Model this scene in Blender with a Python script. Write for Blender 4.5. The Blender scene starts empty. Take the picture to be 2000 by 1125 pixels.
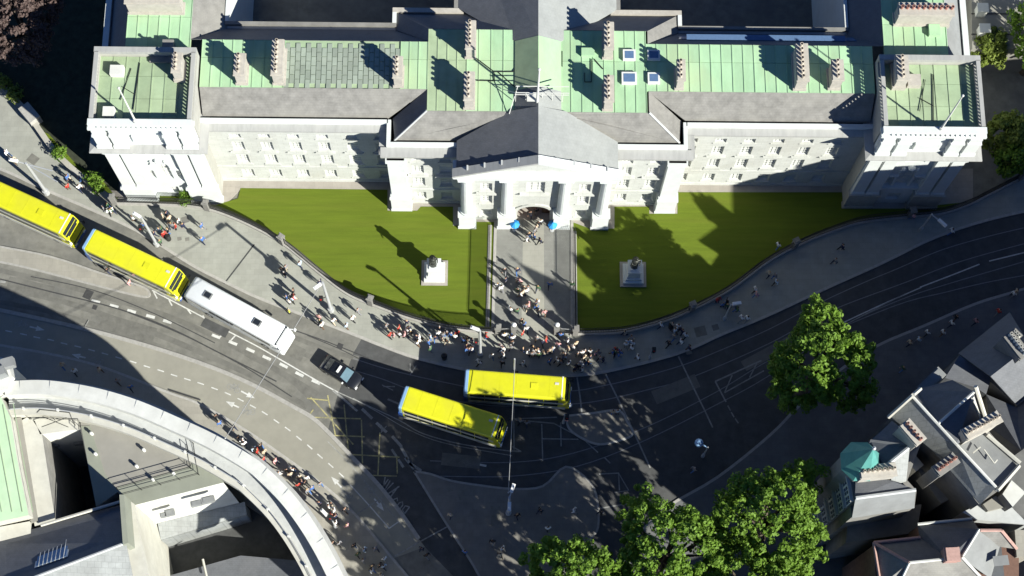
import bpy, bmesh, math, random
from mathutils import Vector, Matrix
random.seed(11)
sc = bpy.context.scene
COL = sc.collection
R = math.radians

# ------------------------------------------------------------------ camera
FPX, PW, PH = 3300.0, 2000.0, 1125.0
_up = -Vector((952.0 - 1000.0, -(1606.0 - 562.5), -FPX)).normalized()
_yv = Vector((50.0, 10433.7, -FPX)).normalized()
_yv = (_yv - _up * _yv.dot(_up)).normalized()
_xv = _yv.cross(_up)
ROT = Matrix((_xv, _yv, _up))
CAMP = -(ROT @ Vector((0, 0, -1))) * 180.0
cam = bpy.data.cameras.new("camera")
cam.sensor_fit = 'HORIZONTAL'
cam.sensor_width = 36.0
cam.lens = 36.0 * FPX / PW
cam.clip_start = 1.0
cam.clip_end = 5000.0
camo = bpy.data.objects.new("camera", cam)
COL.objects.link(camo)
camo.matrix_world = Matrix.Translation(CAMP) @ ROT.to_4x4()
sc.camera = camo

# ------------------------------------------------------------------ light
SUN_EL, SUN_AZ = 32.5, -39.6
sd = Vector((math.cos(R(SUN_EL)) * math.cos(R(SUN_AZ)), math.cos(R(SUN_EL)) * math.sin(R(SUN_AZ)), math.sin(R(SUN_EL))))
world = bpy.data.worlds.new("World")
sc.world = world
world.use_nodes = True
wn = world.node_tree
for n_ in list(wn.nodes):
    wn.nodes.remove(n_)
sky = wn.nodes.new('ShaderNodeTexSky')
sky.sky_type = 'NISHITA'
sky.sun_disc = False
sky.sun_elevation = R(SUN_EL)
sky.sun_rotation = R(90 - SUN_AZ)
sky.air_density = 0.6
sky.dust_density = 0.15
sky.ozone_density = 4.0
bgn = wn.nodes.new('ShaderNodeBackground')
bgn.inputs['Strength'].default_value = 0.05
won = wn.nodes.new('ShaderNodeOutputWorld')
tint = wn.nodes.new('ShaderNodeMix')
tint.data_type = 'RGBA'
tint.blend_type = 'MULTIPLY'
tint.inputs[0].default_value = 1.0
tint.inputs[7].default_value = (0.74, 0.95, 1.22, 1.0)
wn.links.new(sky.outputs[0], tint.inputs[6])
wn.links.new(tint.outputs[2], bgn.inputs[0])
wn.links.new(bgn.outputs[0], won.inputs[0])
sun = bpy.data.lights.new("sun", 'SUN')
sun.energy = 5.0
sun.angle = R(0.53)
sun.color = (1.0, 0.985, 0.90)
suno = bpy.data.objects.new("sun", sun)
COL.objects.link(suno)
suno.rotation_euler = sd.to_track_quat('Z', 'Y').to_euler()
suno.location = sd * 300
sc.view_settings.view_transform = 'Standard'
sc.view_settings.look = 'None'
sc.view_settings.gamma = 1.0
sc.view_settings.use_curve_mapping = False
sc.view_settings.exposure = 1.05
sc.render.engine = 'CYCLES'

# ------------------------------------------------------------------ image coordinate and polyline helpers
def U(px, py, z=0.0):
    """image pixel cast through the camera onto height z -> metres"""
    d = ROT @ Vector((px - 1000.0, -(py - 562.5), -FPX))
    t = (z - CAMP.z) / d.z
    return (CAMP.x + d.x * t, CAMP.y + d.y * t)
def U3(px, py, z=0.0):
    x, y = U(px, py, z)
    return (x, y, z)
def line(pts, z=0.0):
    return [U(x, y, z) for x, y in pts]
def smooth(pts, n=6):
    out = []
    P = [pts[0]] + list(pts) + [pts[-1]]
    for i in range(1, len(P) - 2):
        p0, p1, p2, p3 = P[i - 1], P[i], P[i + 1], P[i + 2]
        for k in range(n):
            t = k / n
            out.append(tuple(0.5 * (2 * p1[a] + (p2[a] - p0[a]) * t + (2 * p0[a] - 5 * p1[a] + 4 * p2[a] - p3[a]) * t * t
                       + (3 * p1[a] - p0[a] - 3 * p2[a] + p3[a]) * t ** 3) for a in (0, 1)))
    out.append(tuple(pts[-1][:2]))
    return out
def offset(pts, d):
    """shift a polyline to its left by d metres"""
    out = []
    n = len(pts)
    for i in range(n):
        a = pts[max(0, i - 1)]
        b = pts[min(n - 1, i + 1)]
        dx, dy = b[0] - a[0], b[1] - a[1]
        L = math.hypot(dx, dy) or 1
        out.append((pts[i][0] - dy / L * d, pts[i][1] + dx / L * d))
    return out
def plen(pts):
    return sum(math.dist(pts[i][:2], pts[i + 1][:2]) for i in range(len(pts) - 1))
def along(pts, s):
    for i in range(len(pts) - 1):
        L = math.dist(pts[i][:2], pts[i + 1][:2])
        if s <= L or i == len(pts) - 2:
            t = s / L if L else 0
            return (pts[i][0] + (pts[i + 1][0] - pts[i][0]) * t, pts[i][1] + (pts[i + 1][1] - pts[i][1]) * t,
                    math.atan2(pts[i + 1][1] - pts[i][1], pts[i + 1][0] - pts[i][0]))
        s -= L

class MB:
    def __init__(s):
        s.v = []; s.f = []; s.m = []
    def add(s, vs, fs, m=0):
        o = len(s.v)
        s.v += [tuple(v) for v in vs]
        for f in fs:
            s.f.append([i + o for i in f]); s.m.append(m)
        return s
    def box(s, x0, x1, y0, y1, z0, z1, m=0):
        if x0 > x1: x0, x1 = x1, x0
        if y0 > y1: y0, y1 = y1, y0
        return s.add([(x0, y0, z0), (x1, y0, z0), (x1, y1, z0), (x0, y1, z0), (x0, y0, z1), (x1, y0, z1), (x1, y1, z1), (x0, y1, z1)],
              [(3, 2, 1, 0), (4, 5, 6, 7), (0, 1, 5, 4), (1, 2, 6, 5), (2, 3, 7, 6), (3, 0, 4, 7)], m)
    def obox(s, cx, cy, ang, L, W, z0, z1, m=0):
        c, q = math.cos(ang), math.sin(ang)
        pts = [(cx + a * c - b * q, cy + a * q + b * c) for a, b in ((-L / 2, -W / 2), (L / 2, -W / 2), (L / 2, W / 2), (-L / 2, W / 2))]
        return s.prism(pts, z0, z1, m)
    def prism(s, poly, z0, z1, m=0, mside=None, bottom=True):
        a = sum(poly[i][0] * poly[(i + 1) % len(poly)][1] - poly[(i + 1) % len(poly)][0] * poly[i][1] for i in range(len(poly)))
        if a < 0: poly = poly[::-1]
        n = len(poly)
        mside = m if mside is None else mside
        vs = [(p[0], p[1], z0) for p in poly] + [(p[0], p[1], z1) for p in poly]
        s.add(vs, [list(range(n, 2 * n))], m)
        o = len(s.v) - 2 * n
        for i in range(n):
            j = (i + 1) % n
            s.f.append([o + i, o + j, o + n + j, o + n + i]); s.m.append(mside)
        if bottom:
            s.f.append([o + i for i in range(n - 1, -1, -1)]); s.m.append(mside)
        return s
    def face(s, pts, m=0):
        return s.add(pts, [list(range(len(pts)))], m)
    def slab(s, pts, t=0.12, m=0):
        """a sloping sheet with thickness t below it"""
        p = [Vector(q) for q in pts]
        nrm = Vector((0, 0, 0))
        for i in range(len(p)):
            a, b = p[i], p[(i + 1) % len(p)]
            nrm += Vector(((a.y - b.y) * (a.z + b.z), (a.z - b.z) * (a.x + b.x), (a.x - b.x) * (a.y + b.y)))
        if nrm.z < 0:
            p = p[::-1]
        n = len(p)
        vs = [tuple(q) for q in p] + [(q.x, q.y, q.z - t) for q in p]
        fs = [list(range(n)), list(range(2 * n - 1, n - 1, -1))]
        for i in range(n):
            j = (i + 1) % n
            fs.append([i, n + i, n + j, j])
        return s.add(vs, fs, m)
    def cyl(s, cx, cy, r0, r1, z0, z1, n=10, m=0, ph=0.0):
        vs = []
        for r, z in ((r0, z0), (r1, z1)):
            for i in range(n):
                a = 2 * math.pi * (i + ph) / n
                vs.append((cx + r * math.cos(a), cy + r * math.sin(a), z))
        fs = [[i, (i + 1) % n, n + (i + 1) % n, n + i] for i in range(n)]
        fs += [list(range(n - 1, -1, -1)), list(range(n, 2 * n))]
        return s.add(vs, fs, m)
    def tube(s, p0, p1, r0, r1=None, n=6, m=0):
        r1 = r0 if r1 is None else r1
        p0, p1 = Vector(p0), Vector(p1)
        d = (p1 - p0)
        if d.length < 1e-6: return s
        d.normalize()
        a = d.orthogonal().normalized(); b = d.cross(a)
        vs = []
        for p, r in ((p0, r0), (p1, r1)):
            for i in range(n):
                t = 2 * math.pi * i / n
                vs.append(tuple(p + (a * math.cos(t) + b * math.sin(t)) * r))
        fs = [[i, (i + 1) % n, n + (i + 1) % n, n + i] for i in range(n)]
        fs += [list(range(n - 1, -1, -1)), list(range(n, 2 * n))]
        return s.add(vs, fs, m)
    def path(s, pts, r, n=5, m=0):
        for i in range(len(pts) - 1):
            s.tube(pts[i], pts[i + 1], r, r, n, m)
        return s
    def ball(s, c, r, n=8, k=5, m=0, sz=1.0):
        vs = [(c[0], c[1], c[2] - r * sz)]
        for j in range(1, k):
            t = math.pi * j / k
            for i in range(n):
                a = 2 * math.pi * i / n
                vs.append((c[0] + r * math.sin(t) * math.cos(a), c[1] + r * math.sin(t) * math.sin(a), c[2] - r * sz * math.cos(t)))
        vs.append((c[0], c[1], c[2] + r * sz))
        fs = [[0, 1 + (i + 1) % n, 1 + i] for i in range(n)]
        for j in range(k - 2):
            o = 1 + j * n
            fs += [[o + i, o + (i + 1) % n, o + n + (i + 1) % n, o + n + i] for i in range(n)]
        o = 1 + (k - 2) * n
        fs += [[o + i, o + (i + 1) % n, len(vs) - 1] for i in range(n)]
        return s.add(vs, fs, m)
    def ribbon(s, pts, w, z0, z1=None, m=0):
        """flat strip (or kerb when z1 is given) centred on a polyline"""
        A, B = offset(pts, w / 2), offset(pts, -w / 2)
        for i in range(len(pts) - 1):
            if z1 is None:
                s.face([(*B[i], z0), (*B[i + 1], z0), (*A[i + 1], z0), (*A[i], z0)], m)
            else:
                vs = [(*B[i], z0), (*B[i + 1], z0), (*A[i + 1], z0), (*A[i], z0), (*B[i], z1), (*B[i + 1], z1), (*A[i + 1], z1), (*A[i], z1)]
                fs = [(4, 5, 6, 7), (0, 1, 5, 4), (2, 3, 7, 6)]
                if i == 0: fs.append((3, 0, 4, 7))
                if i == len(pts) - 2: fs.append((1, 2, 6, 5))
                s.add(vs, fs, m)
        return s
    def band(s, A, B, za, zb, m=0):
        for i in range(len(A) - 1):
            s.face([(*B[i], zb), (*B[i + 1], zb), (*A[i + 1], za), (*A[i], za)], m)
        return s
    def mesh(s, name, mats, smooth=False):
        me = bpy.data.meshes.new(name)
        me.from_pydata(s.v, [], s.f)
        for m in (mats if isinstance(mats, (list, tuple)) else [mats]):
            me.materials.append(m)
        me.polygons.foreach_set('material_index', s.m)
        if smooth:
            me.polygons.foreach_set('use_smooth', [True] * len(me.polygons))
        me.update()
        return me
    def build(s, name, mats, parent=None, smooth=False):
        o = bpy.data.objects.new(name, s.mesh(name, mats, smooth))
        COL.objects.link(o)
        WO[o] = Vector((0, 0, 0))
        if parent is not None:
            o.parent = parent
            o.location = -WO[parent]
        return o
WO = {}
def tag(o, label, cat, group=None, kind=None):
    o['label'] = label; o['category'] = cat
    if group: o['group'] = group
    if kind: o['kind'] = kind
    return o
def struct(o, kind='structure', label=None):
    o['kind'] = kind
    if label: o['label'] = label
    return o
def thing(name, label, cat, loc=(0, 0, 0), group=None, rz=0.0):
    o = bpy.data.objects.new(name, None)
    o.empty_display_size = 0.5
    COL.objects.link(o)
    o.location = loc
    o.rotation_euler = (0, 0, rz)
    WO[o] = Vector(loc)
    tag(o, label, cat, group)
    return o
def inst(name, me, parent, pos, rz=0.0):
    """another object on shared mesh data, at world position pos"""
    o = bpy.data.objects.new(name, me)
    COL.objects.link(o)
    WO[o] = Vector(pos)
    if parent is not None:
        o.parent = parent
        o.location = Vector(pos) - WO[parent]
    else:
        o.location = pos
    o.rotation_euler = (0, 0, rz)
    return o

# ------------------------------------------------------------------ materials
def mat(name, col, var=0.18, scale=1.5, rough=0.85, bump=0.0, bscale=20.0, stain=0.0, scol=(0.5, 0.5, 0.45), metal=0.0, rnd=0.0, spec=0.3, stretch=(1, 1, 1), coat=0.0):
    m = bpy.data.materials.new(name)
    m.use_nodes = True
    t = m.node_tree
    b = t.nodes['Principled BSDF']
    b.inputs['Roughness'].default_value = rough
    b.inputs['Metallic'].default_value = metal
    b.inputs['Specular IOR Level'].default_value = spec
    if coat: b.inputs['Coat Weight'].default_value = coat
    g = t.nodes.new('ShaderNodeNewGeometry')
    mp = t.nodes.new('ShaderNodeMapping')
    mp.inputs['Scale'].default_value = stretch
    t.links.new(g.outputs['Position'], mp.inputs[0])
    nz = t.nodes.new('ShaderNodeTexNoise')
    nz.inputs['Scale'].default_value = scale
    nz.inputs['Detail'].default_value = 6
    nz.inputs['Roughness'].default_value = 0.65
    t.links.new(mp.outputs[0], nz.inputs['Vector'])
    rp = t.nodes.new('ShaderNodeValToRGB')
    rp.color_ramp.elements[0].position = 0.3
    rp.color_ramp.elements[1].position = 0.7
    rp.color_ramp.elements[0].color = tuple(max(0, c * (1 - var)) for c in col) + (1,)
    rp.color_ramp.elements[1].color = tuple(min(1, c * (1 + var)) for c in col) + (1,)
    t.links.new(nz.outputs['Fac'], rp.inputs[0])
    out = rp.outputs[0]
    if stain:
        n2 = t.nodes.new('ShaderNodeTexNoise')
        n2.inputs['Scale'].default_value = scale * 0.22
        n2.inputs['Detail'].default_value = 5
        t.links.new(mp.outputs[0], n2.inputs['Vector'])
        mr = t.nodes.new('ShaderNodeMapRange')
        mr.inputs[1].default_value = 0.48; mr.inputs[2].default_value = 0.68
        mr.inputs[4].default_value = stain
        t.links.new(n2.outputs['Fac'], mr.inputs[0])
        mx = t.nodes.new('ShaderNodeMix')
        mx.data_type = 'RGBA'
        mx.inputs[7].default_value = tuple(scol) + (1,)
        t.links.new(mr.outputs[0], mx.inputs[0])
        t.links.new(out, mx.inputs[6])
        out = mx.outputs[2]
    if rnd:
        oi = t.nodes.new('ShaderNodeObjectInfo')
        mr = t.nodes.new('ShaderNodeMapRange')
        mr.inputs[3].default_value = 1 - rnd; mr.inputs[4].default_value = 1 + rnd
        t.links.new(oi.outputs['Random'], mr.inputs[0])
        hs = t.nodes.new('ShaderNodeHueSaturation')
        t.links.new(mr.outputs[0], hs.inputs['Value'])
        t.links.new(out, hs.inputs['Color'])
        out = hs.outputs[0]
    t.links.new(out, b.inputs['Base Color'])
    if bump:
        n3 = t.nodes.new('ShaderNodeTexNoise')
        n3.inputs['Scale'].default_value = bscale
        n3.inputs['Detail'].default_value = 4
        t.links.new(mp.outputs[0], n3.inputs['Vector'])
        bp = t.nodes.new('ShaderNodeBump')
        bp.inputs['Strength'].default_value = bump
        bp.inputs['Distance'].default_value = 0.05
        t.links.new(n3.outputs['Fac'], bp.inputs['Height'])
        t.links.new(bp.outputs[0], b.inputs['Normal'])
    return m
def courses(m, axis, size, row, col2, amt=0.5, gap=0.02, offs=0.5):
    """overlay slab / slate joints on material m with a Brick Texture in world metres; axis: plane used"""
    t = m.node_tree
    b = t.nodes['Principled BSDF']
    src = b.inputs['Base Color'].links[0].from_socket
    g = t.nodes.new('ShaderNodeNewGeometry')
    sp = t.nodes.new('ShaderNodeSeparateXYZ'); cb = t.nodes.new('ShaderNodeCombineXYZ')
    t.links.new(g.outputs['Position'], sp.inputs[0])
    ix = {'x': 0, 'y': 1, 'z': 2}
    t.links.new(sp.outputs[ix[axis[0]]], cb.inputs[0]); t.links.new(sp.outputs[ix[axis[1]]], cb.inputs[1])
    br = t.nodes.new('ShaderNodeTexBrick')
    br.offset = offs
    br.inputs['Scale'].default_value = 1.0
    br.inputs['Brick Width'].default_value = size
    br.inputs['Row Height'].default_value = row
    br.inputs['Mortar Size'].default_value = gap
    br.inputs['Mortar Smooth'].default_value = 0.3
    br.inputs['Color1'].default_value = (1, 1, 1, 1)
    br.inputs['Color2'].default_value = (1 - amt * 0.5,) * 3 + (1,)
    br.inputs['Mortar'].default_value = tuple(col2) + (1,)
    t.links.new(cb.outputs[0], br.inputs['Vector'])
    mx = t.nodes.new('ShaderNodeMix'); mx.data_type = 'RGBA'; mx.blend_type = 'MULTIPLY'
    mx.inputs[0].default_value = 1.0
    t.links.new(src, mx.inputs[6]); t.links.new(br.outputs['Color'], mx.inputs[7])
    t.links.new(mx.outputs[2], b.inputs['Base Color'])
    return m

M = {}
M['asphalt'] = mat('asphalt', (0.160, 0.156, 0.136), 0.24, 0.9, 0.9, 0.15, 30, 0.55, (0.098, 0.098, 0.094))
M['asphalt_d'] = mat('asphalt_dark_shade', (0.066, 0.067, 0.066), 0.28, 0.9, 0.85, 0.15, 30, 0.5, (0.052, 0.053, 0.053))  # dark asphalt; shade put into the colour for road sheet and yards
M['track'] = mat('tyre_worn_asphalt', (0.125, 0.122, 0.108), 0.2, 1.4, 0.85, stain=.9, scol=(0.155, 0.151, 0.132))
M['cycle'] = mat('cycle_asphalt', (0.245, 0.236, 0.196), 0.1, 0.6, 0.9, 0.12, 30, 0.4, (0.21, 0.203, 0.172))
M['paving'] = courses(mat('paving', (0.285, 0.288, 0.25), 0.10, 0.8, 0.85, 0.1, 25, 0.5, (0.245, 0.245, 0.215)), 'xy', 0.9, 0.6, (0.8, 0.8, 0.8), 0.16, 0.012)
M['paving2'] = courses(mat('paving_warm', (0.29, 0.275, 0.235), 0.10, 0.8, 0.85, 0.1, 25, 0.5, (0.23, 0.22, 0.19)), 'xy', 0.7, 0.7, (0.8, 0.8, 0.8), 0.2, 0.012)
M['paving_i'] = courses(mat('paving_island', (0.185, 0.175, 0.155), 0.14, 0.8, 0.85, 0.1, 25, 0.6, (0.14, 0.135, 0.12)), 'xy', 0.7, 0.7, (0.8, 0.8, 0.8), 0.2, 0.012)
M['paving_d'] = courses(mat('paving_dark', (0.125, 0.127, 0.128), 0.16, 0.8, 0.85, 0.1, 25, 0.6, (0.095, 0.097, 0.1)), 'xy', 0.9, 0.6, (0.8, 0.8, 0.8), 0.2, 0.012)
M['kerb'] = mat('kerb_granite', (0.31, 0.30, 0.275), 0.15, 3, 0.8, rnd=0.08)
M['path_mid'] = courses(mat('path_flags', (0.285, 0.28, 0.24), 0.08, 1.0, 0.85), 'xy', 0.8, 0.6, (0.8, 0.8, 0.8), 0.15, 0.012)
M['path_side'] = courses(mat('path_setts', (0.215, 0.215, 0.195), 0.12, 1.0, 0.9, 0.2, 18), 'xy', 0.25, 0.16, (0.75, 0.75, 0.75), 0.2, 0.02)
M['apron'] = courses(mat('apron_stone', (0.31, 0.285, 0.25), 0.1, 1.0, 0.85, stain=0.3, scol=(0.25, 0.23, 0.2)), 'xy', 1.0, 0.7, (0.8, 0.8, 0.8), 0.15, 0.012)
M['ground'] = mat('ground_yard', (0.13, 0.125, 0.11), 0.2, 0.5, 0.95)
M['bark_soil'] = mat('bed_soil', (0.035, 0.04, 0.025), 0.4, 1.2, 0.95, 0.3, 10)
M['paint'] = mat('road_paint_white', (0.50, 0.50, 0.47), 0.22, 4, 0.7, stain=0.35, scol=(0.3, 0.3, 0.28))
M['paint_old'] = mat('road_paint_worn', (0.25, 0.25, 0.235), 0.3, 5, 0.8, stain=0.6, scol=(0.13, 0.13, 0.125))
M['paint_y'] = mat('road_paint_yellow', (0.33, 0.30, 0.14), 0.35, 5, 0.8, stain=0.8, scol=(0.12, 0.118, 0.10))
M['rail'] = mat('tram_rail', (0.20, 0.20, 0.20), 0.2, 4, 0.45, metal=0.4)
M['tar'] = mat('tar_seam', (0.045, 0.045, 0.045), 0.2, 4, 0.9)
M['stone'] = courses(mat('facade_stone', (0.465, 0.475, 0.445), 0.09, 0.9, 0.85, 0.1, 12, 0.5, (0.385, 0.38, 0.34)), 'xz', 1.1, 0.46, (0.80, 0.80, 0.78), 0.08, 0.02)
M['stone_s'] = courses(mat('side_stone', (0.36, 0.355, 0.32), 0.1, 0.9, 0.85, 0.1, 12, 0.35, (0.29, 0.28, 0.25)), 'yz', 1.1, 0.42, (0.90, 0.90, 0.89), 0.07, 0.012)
M['white_stone'] = mat('portland_stone', (0.535, 0.56, 0.545), 0.06, 1.2, 0.8, 0.08, 15, 0.3, (0.48, 0.47, 0.43))
M['weathered'] = mat('weathered_stone', (0.31, 0.31, 0.295), 0.12, 1.6, 0.85, 0.1, 15, 0.5, (0.37, 0.365, 0.34), stretch=(1.6, 0.3, 0.6))
M['lead'] = mat('lead_sheet', (0.40, 0.41, 0.40), 0.1, 1.3, 0.6, stain=0.4, scol=(0.47, 0.475, 0.46))
M['rust_stone'] = courses(mat('plinth_stone', (0.36, 0.345, 0.30), 0.1, 1.2, 0.9, 0.2, 9, 0.3, (0.31, 0.29, 0.25)), 'xz', 1.2, 0.5, (0.8, 0.8, 0.78), 0.1, 0.02)
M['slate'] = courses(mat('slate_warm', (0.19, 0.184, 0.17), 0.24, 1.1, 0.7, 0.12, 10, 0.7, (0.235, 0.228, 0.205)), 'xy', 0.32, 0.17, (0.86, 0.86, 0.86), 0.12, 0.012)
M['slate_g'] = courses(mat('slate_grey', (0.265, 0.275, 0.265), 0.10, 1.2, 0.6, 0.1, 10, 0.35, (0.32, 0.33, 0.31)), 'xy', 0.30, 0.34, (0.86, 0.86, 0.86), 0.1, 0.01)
M['slate_d'] = courses(mat('slate_dark_shade', (0.115, 0.12, 0.13), 0.14, 1.5, 0.6, 0.1, 10, 0.35, (0.15, 0.15, 0.155)), 'xy', 0.34, 0.19, (0.8, 0.8, 0.8), 0.15, 0.012)  # dark slate; slopes turned from the sun get their shade from its colour
M['slate_r'] = courses(mat('slate_ribbed', (0.24, 0.25, 0.243), 0.16, 1.2, 0.6, 0.1, 10, 0.5, (0.17, 0.172, 0.165)), 'xy', 0.6, 0.5, (0.75, 0.75, 0.75), 0.1, 0.02)
M['copper'] = mat('copper_patina', (0.31, 0.475, 0.29), 0.10, 1.0, 0.7, 0.08, 8, 0.6, (0.345, 0.42, 0.25), rnd=0.08, stretch=(1, .45, 1))
M['copper_p'] = mat('copper_pale', (0.40, 0.54, 0.35), 0.07, 0.9, 0.7, stain=0.3, scol=(0.43, 0.53, 0.34))
M['copper_w'] = mat('copper_weathered', (0.285, 0.36, 0.225), 0.13, 0.8, 0.75, 0.08, 8, 0.5, (0.25, 0.35, 0.22), rnd=0.12)
M['slabs'] = mat('roof_slabs', (0.235, 0.275, 0.225), 0.12, 1.3, 0.8, 0.1, 12, 0.4, (0.28, 0.305, 0.25), rnd=0.14)
M['turq'] = mat('copper_turquoise', (0.075, 0.245, 0.215), 0.14, 1.2, 0.55, stain=0.4, scol=(0.11, 0.27, 0.225))
M['brickchim'] = mat('chimney_render', (0.38, 0.355, 0.31), 0.14, 2.2, 0.9, 0.1, 15, 0.4, (0.30, 0.275, 0.235))
M['pot'] = mat('chimney_pot', (0.44, 0.38, 0.31), 0.2, 5, 0.8, rnd=0.2)
M['potred'] = mat('terracotta_pot', (0.36, 0.17, 0.13), 0.2, 5, 0.8, rnd=0.2)
M['dark'] = mat('flat_black', (0.02, 0.02, 0.02), 0.2, 5, 0.9)  # near-black for gutters, pot mouths, display and signal faces
M['glass'] = mat('window_glass', (0.05, 0.06, 0.07), 0.1, 3, 0.08, spec=0.6)
M['blind'] = mat('blind_pane', (0.50, 0.51, 0.475), 0.06, 3, 0.4, spec=0.4, rnd=0.06)
M['frame'] = mat('window_frame', (0.56, 0.565, 0.54), 0.05, 3, 0.6)
M['door'] = mat('oak_door', (0.10, 0.055, 0.03), 0.3, 3, 0.6)
M['brick'] = courses(mat('arch_brick', (0.27, 0.15, 0.10), 0.2, 3, 0.9), 'yz', 0.24, 0.08, (0.7, 0.68, 0.62), 0.2, 0.01)
M['pole'] = mat('pole_galvanised', (0.45, 0.46, 0.46), 0.08, 3, 0.45, metal=0.3)
M['iron'] = mat('iron_black', (0.018, 0.018, 0.018), 0.2, 5, 0.5)
M['wire'] = mat('wire_steel', (0.33, 0.33, 0.32), 0.1, 3, 0.5, metal=0.2)
M['bronze'] = mat('statue_bronze', (0.05, 0.052, 0.045), 0.4, 4, 0.4, metal=0.5)
M['render'] = mat('pale_render', (0.45, 0.44, 0.385), 0.1, 1.0, 0.9, 0.05, 12, 0.45, (0.36, 0.335, 0.27))
M['render_w'] = mat('white_render', (0.53, 0.53, 0.49), 0.10, 1.0, 0.9, 0.08, 12, 0.6, (0.43, 0.425, 0.38))
M['felt'] = mat('roof_felt', (0.235, 0.225, 0.195), 0.1, 0.5, 0.95, 0.1, 14, 0.7, (0.19, 0.185, 0.165))
M['felt_g'] = mat('roof_felt_green', (0.215, 0.225, 0.18), 0.1, 0.5, 0.95, 0.1, 14, 0.5, (0.19, 0.2, 0.16))
M['redbrick'] = courses(mat('red_brick', (0.20, 0.12, 0.095), 0.2, 2, 0.9), 'xz', 0.3, 0.1, (0.75, 0.72, 0.68), 0.2, 0.01)
M['grey_wall'] = mat('grey_wall', (0.20, 0.195, 0.18), 0.18, 1.0, 0.9, stain=0.4, scol=(0.14, 0.13, 0.12))
M['pinktile'] = mat('ridge_tile', (0.38, 0.24, 0.205), 0.15, 3, 0.85)
M['concrete'] = mat('flat_roof_grey', (0.20, 0.207, 0.205), 0.14, 0.8, 0.9, 0.1, 14, stain=0.5, scol=(0.15, 0.15, 0.145))
M['skylight'] = mat('sky_reflect_blue_glass', (0.09, 0.15, 0.26), 0.1, 4, 0.15, spec=0.7)  # sky reflection put into the glass as a blue base colour
M['bark'] = mat('bark', (0.075, 0.06, 0.045), 0.3, 4, 0.95)
M['lawn'] = mat('lawn_grass', (0.092, 0.128, 0.008), 0.13, 1.5, 0.95, 0.5, 16, 0.55, (0.116, 0.136, 0.014), stretch=(0.13, 1.7, 1))
def leafmat(name, col, var=0.35, tr=0.35):
    m = mat(name, col, var, 2.2, 0.6, spec=0.25)
    t = m.node_tree
    b = t.nodes['Principled BSDF']; o = t.nodes['Material Output']
    src = b.inputs['Base Color'].links[0].from_socket
    tb = t.nodes.new('ShaderNodeBsdfTranslucent'); mx = t.nodes.new('ShaderNodeMixShader')
    mx.inputs[0].default_value = tr
    t.links.new(src, tb.inputs[0])
    t.links.new(b.outputs[0], mx.inputs[1]); t.links.new(tb.outputs[0], mx.inputs[2])
    t.links.new(mx.outputs[0], o.inputs['Surface'])
    return m
M['leaf'] = leafmat('plane_leaf', (0.135, 0.235, 0.028))
M['leaf_l'] = leafmat('lime_leaf', (0.17, 0.22, 0.04))
M['leaf_c'] = leafmat('copper_beech_leaf', (0.095, 0.066, 0.058), 0.4, 0.2)

# ================================================================== the ground
g = MB(); g.face([(-900, -900, -0.03), (900, -900, -0.03), (900, 900, -0.03), (-900, 900, -0.03)])
struct(g.build('ground', M['ground']))
g = MB(); g.face([(-160, -120, 0), (160, -120, 0), (160, 60, 0), (-160, 60, 0)])
struct(g.build('road', M['asphalt']))

KERB_N = smooth(line([(-250, 245), (-120, 290), (0, 333), (60, 360), (105, 381), (175, 411), (250, 445), (307, 478), (375, 521), (437, 553), (500, 583), (575, 612), (690, 656), (737, 675),
    (812, 702), (905, 724), (1000, 738), (1100, 737), (1182, 729), (1322, 694), (1415, 654), (1500, 619), (1625, 561), (1725, 516), (1817, 471), (1900, 441), (2000, 416), (2200, 375)]), 4)
RAIL_L = smooth(line([(226, 398), (300, 400), (375, 404), (430, 416), (500, 446), (560, 481), (620, 530), (680, 575), (740, 600), (800, 622), (870, 640), (930, 648), (985, 651)]), 5)
RAIL_R = smooth(line([(1113, 653), (1160, 652), (1220, 648), (1287, 631), (1350, 606), (1425, 566), (1500, 511), (1570, 474), (1640, 447), (1687, 434), (1775, 424), (1837, 418), (1887, 402), (1925, 383), (1990, 350)]), 5)
WALL_W = line([(-200, -20), (-40, 130), (45, 212), (110, 300), (165, 352), (226, 398)])
# pavement on the college side
pv = MB()
poly = KERB_N + line([(2200, 300), (1990, 350)]) + RAIL_R[::-1][1:] + RAIL_L[::-1] + WALL_W[::-1][1:] + line([(-250, -20)])
pv.prism(poly, -0.02, 0.13)
pav = struct(pv.build('pavement', M['paving']))
kb = MB(); kb.ribbon(offset(KERB_N, 0.14), 0.30, 0.0, 0.142)
kb.build('kerb', M['kerb'], pav)
# pavement joint strips and dark covers in the pavement
for a, b in [((438, 555), (497, 478)), ((330, 762), (392, 782))]:
    p = line([a, b]); mb = MB(); mb.ribbon(p, 0.16, 0.134 if a[0] > 400 else 0.136); mb.build('drain_channel', M['tar'], pav)
for px, py, w, a in [(65, 312, 1.1, -.6), (362, 430, 0.8, .3), (366, 468, 0.45, .2), (351, 467, 0.45, .2), (1368, 648, 1.2, .25), (1397, 640, 0.7, .3), (1345, 688, 0.6, .3)]:
    x, y = U(px, py); mb = MB(); mb.obox(x, y, a, w, w * .9, 0.12, 0.137)
    mb.build('manhole_cover', M['asphalt'], pav)
# pavement around the curved bank wall
KERB_S = smooth(line([(-200, 640), (-80, 655), (0, 672), (100, 690), (200, 715), (330, 765), (390, 787), (480, 838), (560, 893), (640, 952), (697, 1005), (763, 1083), (810, 1140), (880, 1230)]), 5)
poly = KERB_S + line([(700, 1300), (-200, 1300)])
pv = MB(); pv.prism(poly, -0.02, 0.12)
pav2 = struct(pv.build('pavement', M['paving2']))
kb = MB(); kb.ribbon(offset(KERB_S, -0.12), 0.26, 0.0, 0.132); kb.build('kerb', M['kerb'], pav2)
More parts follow.
